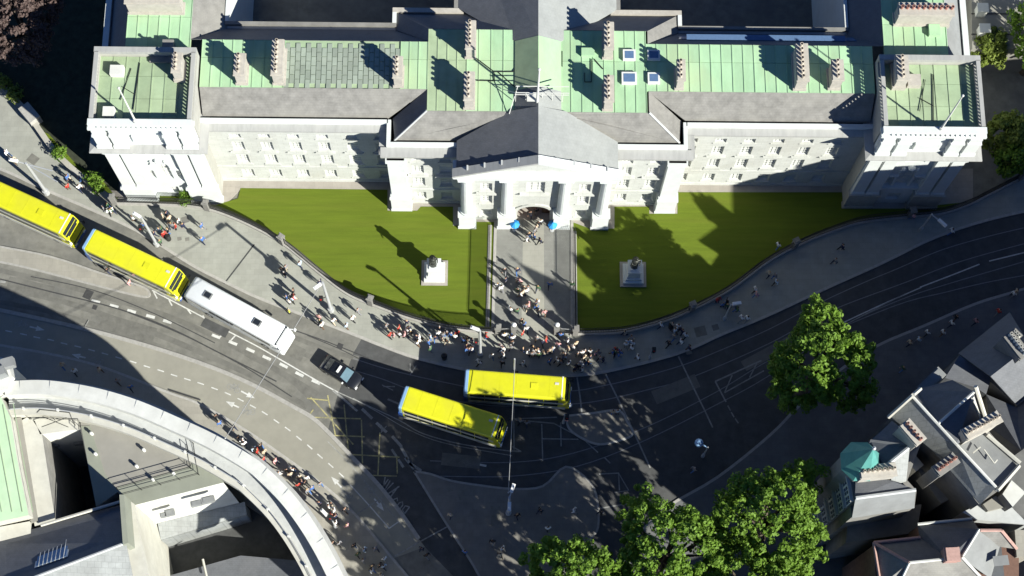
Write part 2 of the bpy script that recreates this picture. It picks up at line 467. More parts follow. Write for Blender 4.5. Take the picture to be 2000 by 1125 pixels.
# cycle track between the pavement and its dividing kerb
DIV = smooth(line([(-200, 565), (0, 606), (75, 622), (150, 639), (225, 658), (325, 687), (425, 722), (500, 755), (570, 793), (607, 814), (637, 840), (688, 893), (740, 948), (785, 1005), (818, 1053)]), 5)
cy = MB()
poly = DIV + line([(830, 1068), (770, 1090)]) + [p for p in KERB_S[::-1] if p[1] > U(770, 1090)[1]]
cy.prism(poly, -0.02, 0.012)
struct(cy.build('cycle_track', M['cycle']))
mb = MB(); mb.ribbon(DIV, 0.42, 0.0, 0.10)
struct(mb.build('dividing_kerb', M['kerb']))
# traffic islands
def island(name, pts, m, label):
    P = smooth(line(pts + [pts[0]]), 4)[:-1]
    mb = MB(); mb.prism(P, -0.02, 0.12)
    o = struct(mb.build(name, M[m]))
    k2 = MB(); k2.ribbon(P + [P[0]], 0.22, 0.0, 0.128); k2.build('kerb', M['kerb'], o)
    return o
island('traffic_island', [(-250, 400), (-150, 445), (-60, 468), (0, 482), (100, 502), (200, 535), (272, 558), (291, 570), (288, 580), (255, 575), (150, 548), (60, 525), (0, 512), (-80, 500), (-250, 460)], 'paving2', 'median')
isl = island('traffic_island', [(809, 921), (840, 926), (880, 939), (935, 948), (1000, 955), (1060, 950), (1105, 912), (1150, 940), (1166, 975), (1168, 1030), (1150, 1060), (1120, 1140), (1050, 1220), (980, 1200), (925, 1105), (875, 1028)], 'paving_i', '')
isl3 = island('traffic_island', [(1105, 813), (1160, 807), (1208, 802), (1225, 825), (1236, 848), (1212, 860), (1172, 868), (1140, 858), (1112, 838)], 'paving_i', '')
for px, py, w, h, a in [(903, 967, .9, .9, .4), (879, 955, .6, .6, .3), (968, 1008, 1.0, 2.1, .02)]:
    x, y = U(px, py); mb = MB(); mb.obox(x, y, a, w, h, 0.1, 0.127); mb.build('manhole_cover', M['asphalt'], isl)
for px, py, w in [(1190, 830, .9), (1140, 838, .6)]:
    x, y = U(px, py); mb = MB(); mb.obox(x, y, .2, w, w, 0.1, 0.127); mb.build('manhole_cover', M['asphalt'], isl3)
# pavement along the right-hand street and around the trees
KERB_E = smooth(line([(1130, 1180), (1230, 1060), (1300, 990), (1400, 930), (1500, 850), (1560, 790), (1640, 720), (1715, 672), (1800, 636), (1900, 593), (1967, 572), (2050, 548), (2200, 510)]), 4)
poly = KERB_E + line([(2200, 1300), (1130, 1300)])
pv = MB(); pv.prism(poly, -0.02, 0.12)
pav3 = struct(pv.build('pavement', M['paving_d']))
kb = MB(); kb.ribbon(offset(KERB_E, -0.14), 0.28, 0.0, 0.132); kb.build('kerb', M['kerb'], pav3)

# lawns, path, apron
IN_L = offset(RAIL_L, 0.45); IN_R = offset(RAIL_R, 0.45)
lawn = MB()
pl = [p for p in IN_L if p[0] < U(957, 640)[0] and p[0] > U(405, 400)[0]]
poly = pl + line([(962, 641), (967, 434)]) + line([(930, 434), (885, 442), (885, 404), (822, 404), (815, 412), (757, 412), (757, 371), (470, 368), (465, 388), (425, 400)])
lawn.prism(poly, -0.02, 0.10); struct(lawn.build('lawn', M['lawn']))
lawn = MB()
pr = [p for p in IN_R if p[0] > U(1121, 640)[0] and p[0] < U(1890, 400)[0]]
poly = pr + line([(1890, 395), (1760, 408), (1665, 408), (1660, 376), (1323, 376), (1323, 418), (1268, 418), (1268, 404), (1200, 404), (1200, 447), (1152, 447), (1117, 434), (1119, 640)])
lawn.prism(poly, -0.02, 0.10); struct(lawn.build('lawn', M['lawn']))
# strip lawns beside the left pavilion
mb = MB(); mb.prism(line([(76, 255), (95, 262), (150, 322), (200, 352), (236, 396), (214, 396), (150, 340)]), -0.02, 0.10)
struct(mb.build('lawn', M['lawn']))
mb = MB(); mb.prism(line([(296, 381), (370, 379), (372, 397), (300, 396)]), -0.02, 0.11); struct(mb.build('lawn', M['lawn']))
ap = MB()
ap.prism(line([(400, 330), (400, 410), (430, 412), (470, 370), (757, 372), (757, 414), (822, 414), (822, 406), (884, 406), (884, 444), (1200, 449), (1200, 406), (1268, 406), (1268, 420), (1325, 420), (1325, 378), (1658, 378), (1662, 410), (1765, 410), (1900, 400), (1900, 330)]), -0.02, 0.085)
struct(ap.build('stone_apron', M['apron']))
mb = MB()
mb.prism(line([(196, 370), (226, 398), (300, 401), (296, 380)]), -0.02, 0.09)
struct(mb.build('stone_apron', M['apron']))
mb = MB(); mb.prism(line([(-300, -300), (-200, -20), (45, 212), (110, 300), (200, 372), (232, 380), (232, 330), (260, -200)]), -0.02, 0.06)
struct(mb.build('planting_bed', M['bark_soil']))
mb = MB()
a, b, c, d = line([(968, 430), (1117, 430), (1116, 655), (962, 652)])
mb.prism([a, b, c, d], -0.02, 0.11)
fp = struct(mb.build('footpath', M['path_side']))
mb = MB(); mb.prism(line([(1022, 430), (1062, 430), (1063, 655), (1018, 653)]), 0.05, 0.116); mb.build('centre_strip', M['path_mid'], fp)
mb = MB(); mb.ribbon(line([(968, 430), (962, 650)]), 0.3, 0.05, 0.19); mb.build('edging', M['kerb'], fp)
mb = MB(); mb.ribbon(line([(1117, 430), (1117, 655)]), 0.3, 0.05, 0.19); mb.build('edging', M['kerb'], fp)

# darker asphalt sheet from the tram curve eastward, street shade put into its colour
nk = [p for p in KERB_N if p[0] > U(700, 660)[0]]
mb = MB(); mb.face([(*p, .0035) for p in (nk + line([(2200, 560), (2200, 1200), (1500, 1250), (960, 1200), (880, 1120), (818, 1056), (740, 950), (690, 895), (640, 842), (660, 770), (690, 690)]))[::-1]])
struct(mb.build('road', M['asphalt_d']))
# ------------------------------------------------------------------ road markings
marks = thing('road_markings', 'white and yellow road markings painted on the asphalt', 'markings', (0, 0, 0))
ZP = 0.006
ZI = [0]
def stripe(pts, w, m='paint', z=ZP, sm=True, name='painted_line'):
    ZI[0] += 1; z += (ZI[0] % 40) * 0.00012
    P = smooth(line(pts), 4) if (sm and len(pts) > 2) else line(pts)
    mb = MB(); mb.ribbon(P, w, z); return mb.build(name, M[m], marks)
def dash(px, py, L, w, a, m='paint', z=ZP):
    x, y = U(px, py); mb = MB(); c, s = math.cos(a), math.sin(a)
    mb.ribbon([(x - c * L / 2, y - s * L / 2), (x + c * L / 2, y + s * L / 2)], w, z)
    return mb.build('painted_dash', M[m], marks)
def dashes(pts, L, w, m='paint', z=ZP):
    W = line(pts)
    for i, p in enumerate(pts):
        a = W[max(0, i - 1)]; b = W[min(len(W) - 1, i + 1)]
        dash(p[0], p[1], L, w, math.atan2(b[1] - a[1], b[0] - a[0]), m, z)
stripe([(297, 567), (405, 624), (422, 635), (500, 675), (547, 702), (625, 747), (660, 766)], 0.13)
stripe([(660, 766), (700, 784), (780, 821), (817, 843), (862, 858), (915, 870), (997, 881), (1015, 882)], 0.11, 'paint_old')
stripe([(650, 762), (675, 783), (698, 803)], 0.22, 'paint_old')
stripe([(690, 778), (740, 806), (800, 840), (870, 866), (1000, 890)], 0.08, 'paint_old')
dashes([(74, 561), (187, 589), (223, 598), (257, 608), (294, 618), (327, 628)], 0.95, 0.32)
dashes([(422, 657), (455, 670), (489, 684), (521, 699), (554, 714), (585, 731), (617, 746)], 0.95, 0.3)
dashes([(3, 550), (37, 553)], 0.9, 0.25, 'paint_old')
dashes([(717, 808), (745, 835), (775, 862), (790, 885), (800, 905), (811, 912)], 1.5, 0.3, 'paint_old')
for x0, y0, x1, y1 in [(440, 648, 428, 660), (461, 654, 448, 668), (300, 570, 307, 583), (330, 586, 336, 597), (366, 604, 373, 613), (396, 616, 402, 627)]:
    stripe([(x0, y0), (x1, y1)], 0.14, 'paint')
# cycle track
CYC = [(17, 647), (46, 653), (72, 659), (99, 664), (125, 671), (152, 677), (179, 684), (205, 691), (232, 699), (260, 707), (287, 716), (314, 724), (340, 733), (366, 741), (392, 749), (419, 759), (445, 769), (470, 781), (494, 794), (517, 807), (540, 823), (562, 838), (584, 856), (605, 873), (625, 891), (646, 909), (667, 928)]
dashes(CYC, 0.72, 0.12, 'paint', 0.018)
stripe([(684, 947), (720, 986), (760, 1032)], 0.11, 'paint', 0.018); stripe([(760, 1032), (780, 1018)], 0.12, 'paint', 0.018)
stripe([(640, 862), (690, 914), (750, 985), (812, 1060)], 0.09, 'paint_old', 0.018)
stripe([(697, 1004), (780, 950)], 0.13, 'paint_old', 0.02); stripe([(770, 1087), (820, 1058), (875, 1028)], 0.13, 'paint_old', 0.02, False)
stripe([(158, 654), (174, 626)], 0.07, 'paint_old', 0.112)
def arrow(a, b, w=0.16, z=0.02, m='paint', hl=0.9, hw=0.6):
    (x0, y0), (x1, y1) = U(*a), U(*b)
    L = math.dist((x0, y0), (x1, y1)); ux, uy = (x1 - x0) / L, (y1 - y0) / L
    mb = MB()
    bx, by = x1 - ux * hl, y1 - uy * hl
    mb.face([(x0 + uy * w / 2, y0 - ux * w / 2, z), (bx + uy * w / 2, by - ux * w / 2, z), (bx - uy * w / 2, by + ux * w / 2, z), (x0 - uy * w / 2, y0 + ux * w / 2, z)])
    mb.face([(bx + uy * hw / 2, by - ux * hw / 2, z), (x1, y1, z), (bx - uy * hw / 2, by + ux * hw / 2, z)])
    mb.build('painted_arrow', M[m], marks)
for a, b in [((58, 638), (87, 645)), ((167, 699), (140, 692)), ((471, 764), (498, 778)), ((467, 796), (441, 784)), ((667, 952), (647, 931)), ((731, 974), (750, 998))]:
    arrow(a, b)
arrow((950, 910), (882, 897), 0.22, 0.008, 'paint', 1.7, 0.85)
def bicycle(px, py, ang, s=1.0, z=0.02):
    x, y = U(px, py); mb = MB(); c, q = math.cos(ang), math.sin(ang)
    def T(a, b): return (x + (a * c - b * q) * s, y + (a * q + b * c) * s)
    for wx in (-0.42, 0.42):
        ring = [T(wx + 0.27 * math.cos(t * math.pi / 7), 0.27 * math.sin(t * math.pi / 7)) for t in range(15)]
        mb.ribbon(ring, 0.07, z)
    for p in ([(-.42, 0), (-.15, .42), (.28, .42), (0.02, 0), (-.42, 0)], [(.42, 0), (.25, .6), (.40, .64)], [(-.15, .42), (-.2, .55)], [(0.02, 0), (-.15, .42)]):
        mb.ribbon([T(*k) for k in p], 0.07, z + 0.001)
    mb.build('bicycle_symbol', M['paint_old'], marks)
for px, py, a in [(42, 636, -.25), (190, 705, 2.9), (456, 759, -.45), (486, 801, 2.65), (678, 961, 2.35), (722, 962, -.8)]:
    bicycle(px, py, a, 1.05)
# yellow box hatch in the junction
for p in [[(607, 776), (690, 868)], [(640, 772), (655, 850)], [(672, 790), (680, 876)], [(706, 820), (708, 905)], [(742, 845), (738, 930)], [(775, 890), (776, 925)], [(600, 778), (640, 782)], [(608, 815), (705, 818)],
          [(640, 850), (712, 853)], [(672, 887), (780, 893)], [(712, 928), (775, 930)], [(612, 800), (603, 812)]]:
    stripe(p, 0.13, 'paint_y', 0.008)
for p in [[(1003, 765), (1004, 878)], [(1004, 818), (1088, 815)], [(1006, 820), (1082, 827)], [(1058, 828), (1060, 900)], [(1060, 857), (1130, 858)], [(1095, 825), (1096, 872)], [(1082, 827), (1140, 858), (1168, 884)], [(1000, 880), (1018, 882)], [(1000, 872), (1018, 882)],
          [(1170, 926), (1208, 924), (1228, 958), (1200, 962)], [(1208, 924), (1210, 958)], [(1148, 997), (1248, 980)], [(1180, 893), (1192, 905)]]:
    stripe(p, 0.13, 'paint_old', 0.009, False)
# crossing lines and bays
for p, w in [([(1127, 737), (1133, 775), (1137, 812)], .16), ([(1183, 731), (1228, 822), (1270, 914)], .16), ([(1325, 696), (1352, 752), (1378, 805), (1392, 835)], .16),
          ([(1397, 745), (1487, 704)], .16), ([(1415, 767), (1492, 724)], .13), ([(1397, 745), (1418, 785)], .16), ([(1430, 733), (1415, 767)], .12), ([(1478, 710), (1464, 737)], .12)]:
    stripe(p, w, 'paint_old', 0.009, False)
dashes([(1424, 797), (1431, 810), (1439, 822)], 0.6, 0.13, 'paint_old')
dashes([(770, 885), (783, 905)], 1.0, .25, 'paint_old')
dashes([(760, 755), (1042, 690)][:1], 1.2, .12, 'paint_old'); dash(770, 785, 1.5, .2, -.4, 'paint_old'); dash(757, 757, 1.3, .1, -.45, 'paint_old')
for p in [[(801, 710), (801, 722), (806, 728)], [(813, 714), (801, 732)], [(745, 830), (745, 842)], [(755, 832), (744, 845)]]:
    stripe(p, 0.09, 'paint_old', 0.008, False)
# the worn lettering across the lane, read from the approaching traffic
def letters(px, py, ang, segs, s=1.0):
    x, y = U(px, py); c, q = math.cos(ang), math.sin(ang); mb = MB()
    for seg in segs:
        mb.ribbon([(x + (a * c - b * q) * s, y + (a * q + b * c) * s) for a, b in seg], 0.13, 0.009)
    mb.build('painted_lettering', M['paint_old'], marks)
SEG_B = [[(0, 0), (0, 2), (.45, 1.8), (.45, 1.2), (0, 1.0), (.5, .8), (.5, .2), (0, 0)]]
SEG_U = [[(.8, 2), (.8, .3), (1.05, 0), (1.3, .3), (1.3, 2)]]
SEG_S = [[(2.1, 1.7), (1.85, 2), (1.6, 1.6), (1.75, 1.1), (2.05, .9), (2.1, .4), (1.85, 0), (1.6, .3)]]
letters(800, 990, math.radians(145), SEG_B + SEG_U + SEG_S, 0.85)
letters(778, 950, math.radians(145), [[(0, 0), (0, 2), (.5, 2)], [(0, 1), (.4, 1)], [(.8, 0), (1.05, 2), (1.3, 0)], [(1.6, 0), (1.6, 2)], [(1.6, 1), (2.1, 2)], [(1.6, 1), (2.1, 0)]], 0.8)
# tram rails
RAILS = [[(690, 700), (760, 722), (860, 745), (960, 762), (1107, 764), (1175, 754), (1250, 737), (1337, 712), (1412, 682), (1500, 644), (1600, 592), (1687, 552), (1750, 526), (1837, 489), (1925, 463), (2000, 445)],
         [(650, 712), (740, 738), (830, 770), (960, 792), (1100, 790), (1175, 782), (1262, 762), (1350, 737), (1500, 672), (1620, 608), (1770, 551), (1875, 511), (2000, 476)],
         [(860, 930), (1000, 930), (1130, 910), (1260, 860), (1400, 790), (1500, 735), (1640, 640), (1760, 585), (1850, 555), (2000, 511)],
         [(840, 900), (1000, 903), (1120, 885), (1260, 835), (1400, 765), (1520, 695), (1740, 600), (1850, 570), (1925, 552), (2000, 538)]]
tr = thing('tram_track', 'curved steel tram rails set flush in the road', 'tram track', (0, 0, 0))
for rl in RAILS:
    mb = MB(); mb.ribbon(smooth(line(rl), 5), 0.09, 0.007); mb.build('rail', M['rail'], tr)
stripe([(1797, 561), (1860, 537), (1913, 516)], 0.13, 'paint', 0.009); stripe([(1932, 510), (2010, 491)], 0.13, 'paint', 0.009)
stripe([(1643, 632), (1720, 596), (1800, 561)], 0.12, 'paint', 0.009); stripe([(1655, 632), (1720, 598), (1770, 573)], 0.1, 'paint_old', 0.009)
for p, w in [([(0, 528), (120, 556), (240, 590), (340, 622), (440, 668), (540, 722), (620, 770)], .55), ([(0, 562), (120, 588), (230, 625), (330, 662), (430, 705), (520, 748), (600, 795)], .6), ([(0, 590), (110, 612), (220, 645), (320, 680)], .5),
             ([(-40, 470), (60, 505), (160, 538)], .3), ([(300, 556), (400, 606), (500, 652), (590, 690), (680, 722)], .55), ([(330, 545), (430, 592), (530, 640), (640, 684), (700, 700)], .5), ([(480, 690), (560, 735), (620, 790)], .6)]:
    stripe(p, w, 'track', 0.0025, name='tyre_track')
for px, py, L_, W_, a_, m_ in [(250, 640, 6, 1.6, -.28, 'track'), (560, 680, 4, 1.4, -.42, 'track'), (60, 560, 5, 1.2, -.22, 'track'), (420, 640, 3, 1.0, -.45, 'asphalt_d'), (640, 700, 2.2, 1.3, -.38, 'track'), (1320, 760, 5, 1.5, .4, 'track'), (900, 900, 4, 1.3, -.1, 'track'), (1500, 690, 6, 1.2, .5, 'track')]:
    ZI[0] += 1; x, y = U(px, py); c_, s_ = math.cos(a_), math.sin(a_); mb = MB(); mb.ribbon([(x - c_ * L_ / 2, y - s_ * L_ / 2), (x + c_ * L_ / 2, y + s_ * L_ / 2)], W_, .0043 + (ZI[0] % 40) * .00012); mb.build('road_patch', M[m_], marks)
# tar seams and patched trenches in the sunlit carriageway
for p, w in [([(0, 545), (100, 570), (230, 603), (330, 640), (430, 690), (540, 745)], .14), ([(60, 540), (180, 566), (300, 612), (420, 670)], .1), ([(250, 610), (360, 655), (470, 712), (570, 775)], .12), ([(480, 612), (560, 640), (640, 668), (720, 700)], .12), ([(600, 655), (660, 680), (700, 700)], .1)]:
    stripe(p, w, 'tar', 0.004, name='tar_seam')
for px, py, w, h, a in [(172, 575, .9, 1.0, -.4), (664, 676, .6, .6, -.35), (185, 600, .5, .5, -.3), (520, 100, 0, 0, 0)][:3]:
    x, y = U(px, py); mb = MB(); mb.obox(x, y, a, w, h, 0, 0.006); mb.build('manhole_cover', M['tar'], marks)
# ================================================================== the college front
CX = 2.25
ZF, ZE, ZC = 18.3, 15.5, 15.3
col = thing('college_building', 'long pale stone college front with green copper roofs, chimney stacks and columned portico', 'building', (CX, 14, 0))
def wall_x(mb, x0, x1, z0, z1, Y, holes, depth=0.32, m=0, mr=None):
    """wall in the XZ plane facing -Y with rectangular openings and their reveals"""
    xs = sorted({x0, x1, *[h[0] for h in holes], *[h[1] for h in holes]})
    zs = sorted({z0, z1, *[h[2] for h in holes], *[h[3] for h in holes]})
    for i in range(len(xs) - 1):
        for j in range(len(zs) - 1):
            cx, cz = (xs[i] + xs[i + 1]) / 2, (zs[j] + zs[j + 1]) / 2
            if any(h[0] < cx < h[1] and h[2] < cz < h[3] for h in holes): continue
            mb.face([(xs[i], Y, zs[j]), (xs[i + 1], Y, zs[j]), (xs[i + 1], Y, zs[j + 1]), (xs[i], Y, zs[j + 1])], m)
    for a, b, c, d in holes:
        Y2 = Y + depth
        mb.face([(a, Y, c), (a, Y2, c), (b, Y2, c), (b, Y, c)][::-1], m)
        mb.face([(a, Y, d), (b, Y, d), (b, Y2, d), (a, Y2, d)][::-1], m)
        mb.face([(a, Y, c), (a, Y, d), (a, Y2, d), (a, Y2, c)][::-1], m)
        mb.face([(b, Y, c), (b, Y2, c), (b, Y2, d), (b, Y, d)][::-1], m)
_win = {}
def window(parent, xc, Y, zc, w, h, pane='blind', nx=3, nz=4, rz=0.0):
    key = (round(w, 2), round(h, 2), pane, nx, nz)
    if key not in _win:
        f = MB(); t = 0.07
        f.box(-w / 2, -w / 2 + t, -.05, .03, -h / 2, h / 2); f.box(w / 2 - t, w / 2, -.05, .03, -h / 2, h / 2)
        f.box(-w / 2 + t, w / 2 - t, -.05, .03, h / 2 - t, h / 2); f.box(-w / 2 + t, w / 2 - t, -.05, .03, -h / 2, -h / 2 + t)
        for i in range(1, nx): x = -w / 2 + w * i / nx; f.box(x - .022, x + .022, -.03, .02, -h / 2 + t, h / 2 - t)
        for i in range(1, nz): z = -h / 2 + h * i / nz; f.box(-w / 2 + t, w / 2 - t, -.028, .018, z - .022, z + .022)
        p = MB(); p.box(-w / 2 + .02, w / 2 - .02, .035, .06, -h / 2 + .02, h / 2 - .02)
        _win[key] = (f.mesh('window', M['frame']), p.mesh('pane', M[pane]))
    fo = inst('window', _win[key][0], parent, (xc, Y, zc), rz)
    po = bpy.data.objects.new('pane', _win[key][1]); COL.objects.link(po); po.parent = fo
    return fo
_sill = {}
def sill(parent, xc, Y, z, w, name='window_sill', d=.13, h=.11):
    k = (round(w, 2), d, h)
    if k not in _sill:
        s = MB(); s.box(-w / 2, w / 2, -d, .02, -h / 2, h / 2); _sill[k] = s.mesh('window_sill', M['stone'])
    return inst(name, _sill[k], parent, (xc, Y, z))

ROWS = [(1.25, 3.25, 1.25), (5.1, 7.45, 1.25), (8.7, 10.9, 1.2), (11.9, 12.95, 1.15)]
WREL = [15.85 + 2.95 * i for i in range(7)]
for s in (-1, 1):
    # ---- wing
    xa, xb = sorted((CX + s * 14.9, CX + s * 33.7)); Y = 12.0
    holes = []
    xs = [CX + s * r for r in WREL if 14.9 < r < 33.4]
    for x in xs:
        for z0, z1, w in ROWS: holes.append((x - w / 2, x + w / 2, z0, z1))
    wl = MB(); wall_x(wl, xa, xb, 0, 14.9, Y, holes)
    W = wl.build('wing_wall', M['stone'], col)
    for x in xs:
        for k, (z0, z1, w) in enumerate(ROWS):
            window(col, x, Y + .24, (z0 + z1) / 2, w, z1 - z0, 'blind', 3, 2 if k == 3 else 4)
            sill(col, x, Y, z0 - .07, w + .35)
            if k == 2:
                sill(col, x, Y, z0 - .35, w + .8, 'window_hood', .24, .14)
            if k == 1:
                sill(col, x, Y, z0 - .45, w + .5, 'window_apron', .06, .6)
    t = MB(); t.box(xa, xb, Y - .12, Y + .02, 4.05, 4.3); t.box(xa, xb, Y - .10, Y + .02, .0, .55); t.build('string_course', M['stone'], col)
    c = MB()
    c.add([(xa, Y - .6, 14.9), (xb, Y - .6, 14.9), (xb, Y - .6, 15.15), (xa, Y - .6, 15.15), (xa, Y + .12, 15.32), (xb, Y + .12, 15.32), (xa, Y + .02, 14.5), (xb, Y + .02, 14.5)],
          [(0, 1, 2, 3), (3, 2, 5, 4), (1, 0, 6, 7)], 0)
    c.build('cornice', M['weathered'], col)
    b = MB(); b.box(xa, xb, Y + .12, Y + .5, 14.8, 15.85); b.build('blocking_course', M['white_stone'], col)
    gt = MB(); gt.box(xa, xb, Y + .5, Y + .85, 14.8, 15.25); gt.build('gutter', M['dark'], col)
    # slate front slope; rear slope in slate with shade in its colour
    sl = MB()
    if s < 0:
        hip = (CX - 14.2 - .0, CX - 11.0)
    xo = CX + s * 33.4; xi_e = CX + s * 14.9; xi_r = CX + s * 10.9
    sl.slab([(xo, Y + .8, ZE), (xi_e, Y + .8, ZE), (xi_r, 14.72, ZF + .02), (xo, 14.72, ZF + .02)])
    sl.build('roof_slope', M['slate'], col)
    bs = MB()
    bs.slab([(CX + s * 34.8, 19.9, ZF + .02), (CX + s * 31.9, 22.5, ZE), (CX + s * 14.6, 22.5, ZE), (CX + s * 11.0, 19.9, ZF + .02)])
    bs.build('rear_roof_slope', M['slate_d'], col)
    bs = MB(); bs.box(CX + s * 14.0, CX + s * 32.2, 22.5, 22.85, 14.8, 15.35); bs.build('gutter', M['lead'], col)
    bs = MB(); bs.box(CX + s * 14.35, CX + s * 31.75, 22.85, 23.2, 0.0, 15.75); bs.build('courtyard_wall', M['grey_wall'], col)
# ---- copper flats built panel by panel
_pan = {}
def panel(parent, x0, x1, y0, y1, z, m='copper', name='copper_panel'):
    w, d = round(x1 - x0 - .05, 2), round(y1 - y0 - .04, 2)
    k = (w, d, m)
    if k not in _pan:
        p = MB(); p.box(-w / 2, w / 2, -d / 2, d / 2, -.06, .0)
        for sx in (-1, 1): p.box(sx * w / 2 - .03, sx * w / 2 + .03, -d / 2, d / 2, -.05, .055)
        _pan[k] = p.mesh('copper_panel', M[m])
    return inst(name, _pan[k], parent, ((x0 + x1) / 2, (y0 + y1) / 2, z + random.uniform(-.008, .008)))
def flat(x0, x1, y0, y1, z, m='copper', pw=1.05, rows=(0.62, 1.0), base=True):
    if x0 > x1: x0, x1 = x1, x0
    if base:
        b = MB(); b.box(x0, x1, y0, y1, z - .5, z - .07); b.build('roof_deck', M['copper_w'], col)
    n = max(1, round((x1 - x0) / pw)); pw = (x1 - x0) / n
    r0 = 0.0
    for r in rows:
        for i in range(n):
            panel(col, x0 + i * pw, x0 + (i + 1) * pw, y0 + (y1 - y0) * r0, y0 + (y1 - y0) * r, z, m)
        r0 = r
FX = lambda px, py: U(px, py, ZF)[0]
x560, x785 = FX(556, 120), FX(782, 120)
flat(CX - 33.4, x560, 14.72, 19.9, ZF)
# staggered stone slabs on one stretch of the left flat
b = MB(); b.box(x560, x785, 14.72, 19.9, ZF - .5, ZF - .09); b.build('roof_deck', M['copper_w'], col)
sw, sh = 0.52, 0.98
nx_ = int((x785 - x560) / sw)
sw = (x785 - x560) / nx_
sl_ = MB(); sl_.box(-sw / 2 + .03, sw / 2 - .03, -sh / 2 + .035, sh / 2 - .035, -.09, 0); slm = sl_.mesh('roof_slab', M['slabs'])
for i in range(nx_):
    for j in range(6):
        y = 14.72 + sh * (j + .5) - (sh / 2 if i % 2 else 0)
        if y + sh / 2 > 19.9 or y - sh / 2 < 14.6: continue
        inst('roof_slab', slm, col, (x560 + (i + .5) * sw, y, ZF + random.uniform(-.02, .01)))
flat(x785, FX(836, 120), 14.72, 19.9, ZF)
flat(FX(836, 120), FX(912, 120), 12.4, 21.3, ZF, 'copper_w')
flat(FX(912, 120), CX - 2.2, 12.4, 21.3, ZF, 'copper', 1.3)
flat(CX + 2.2, FX(1180, 120), 12.4, 21.3, ZF, 'copper', 1.1)
flat(FX(1180, 120), FX(1262, 120), 12.4, 21.3, ZF, 'copper', 1.0)
flat(FX(1262, 120), CX + 33.4, 14.72, 19.9, ZF, 'copper', 1.08)
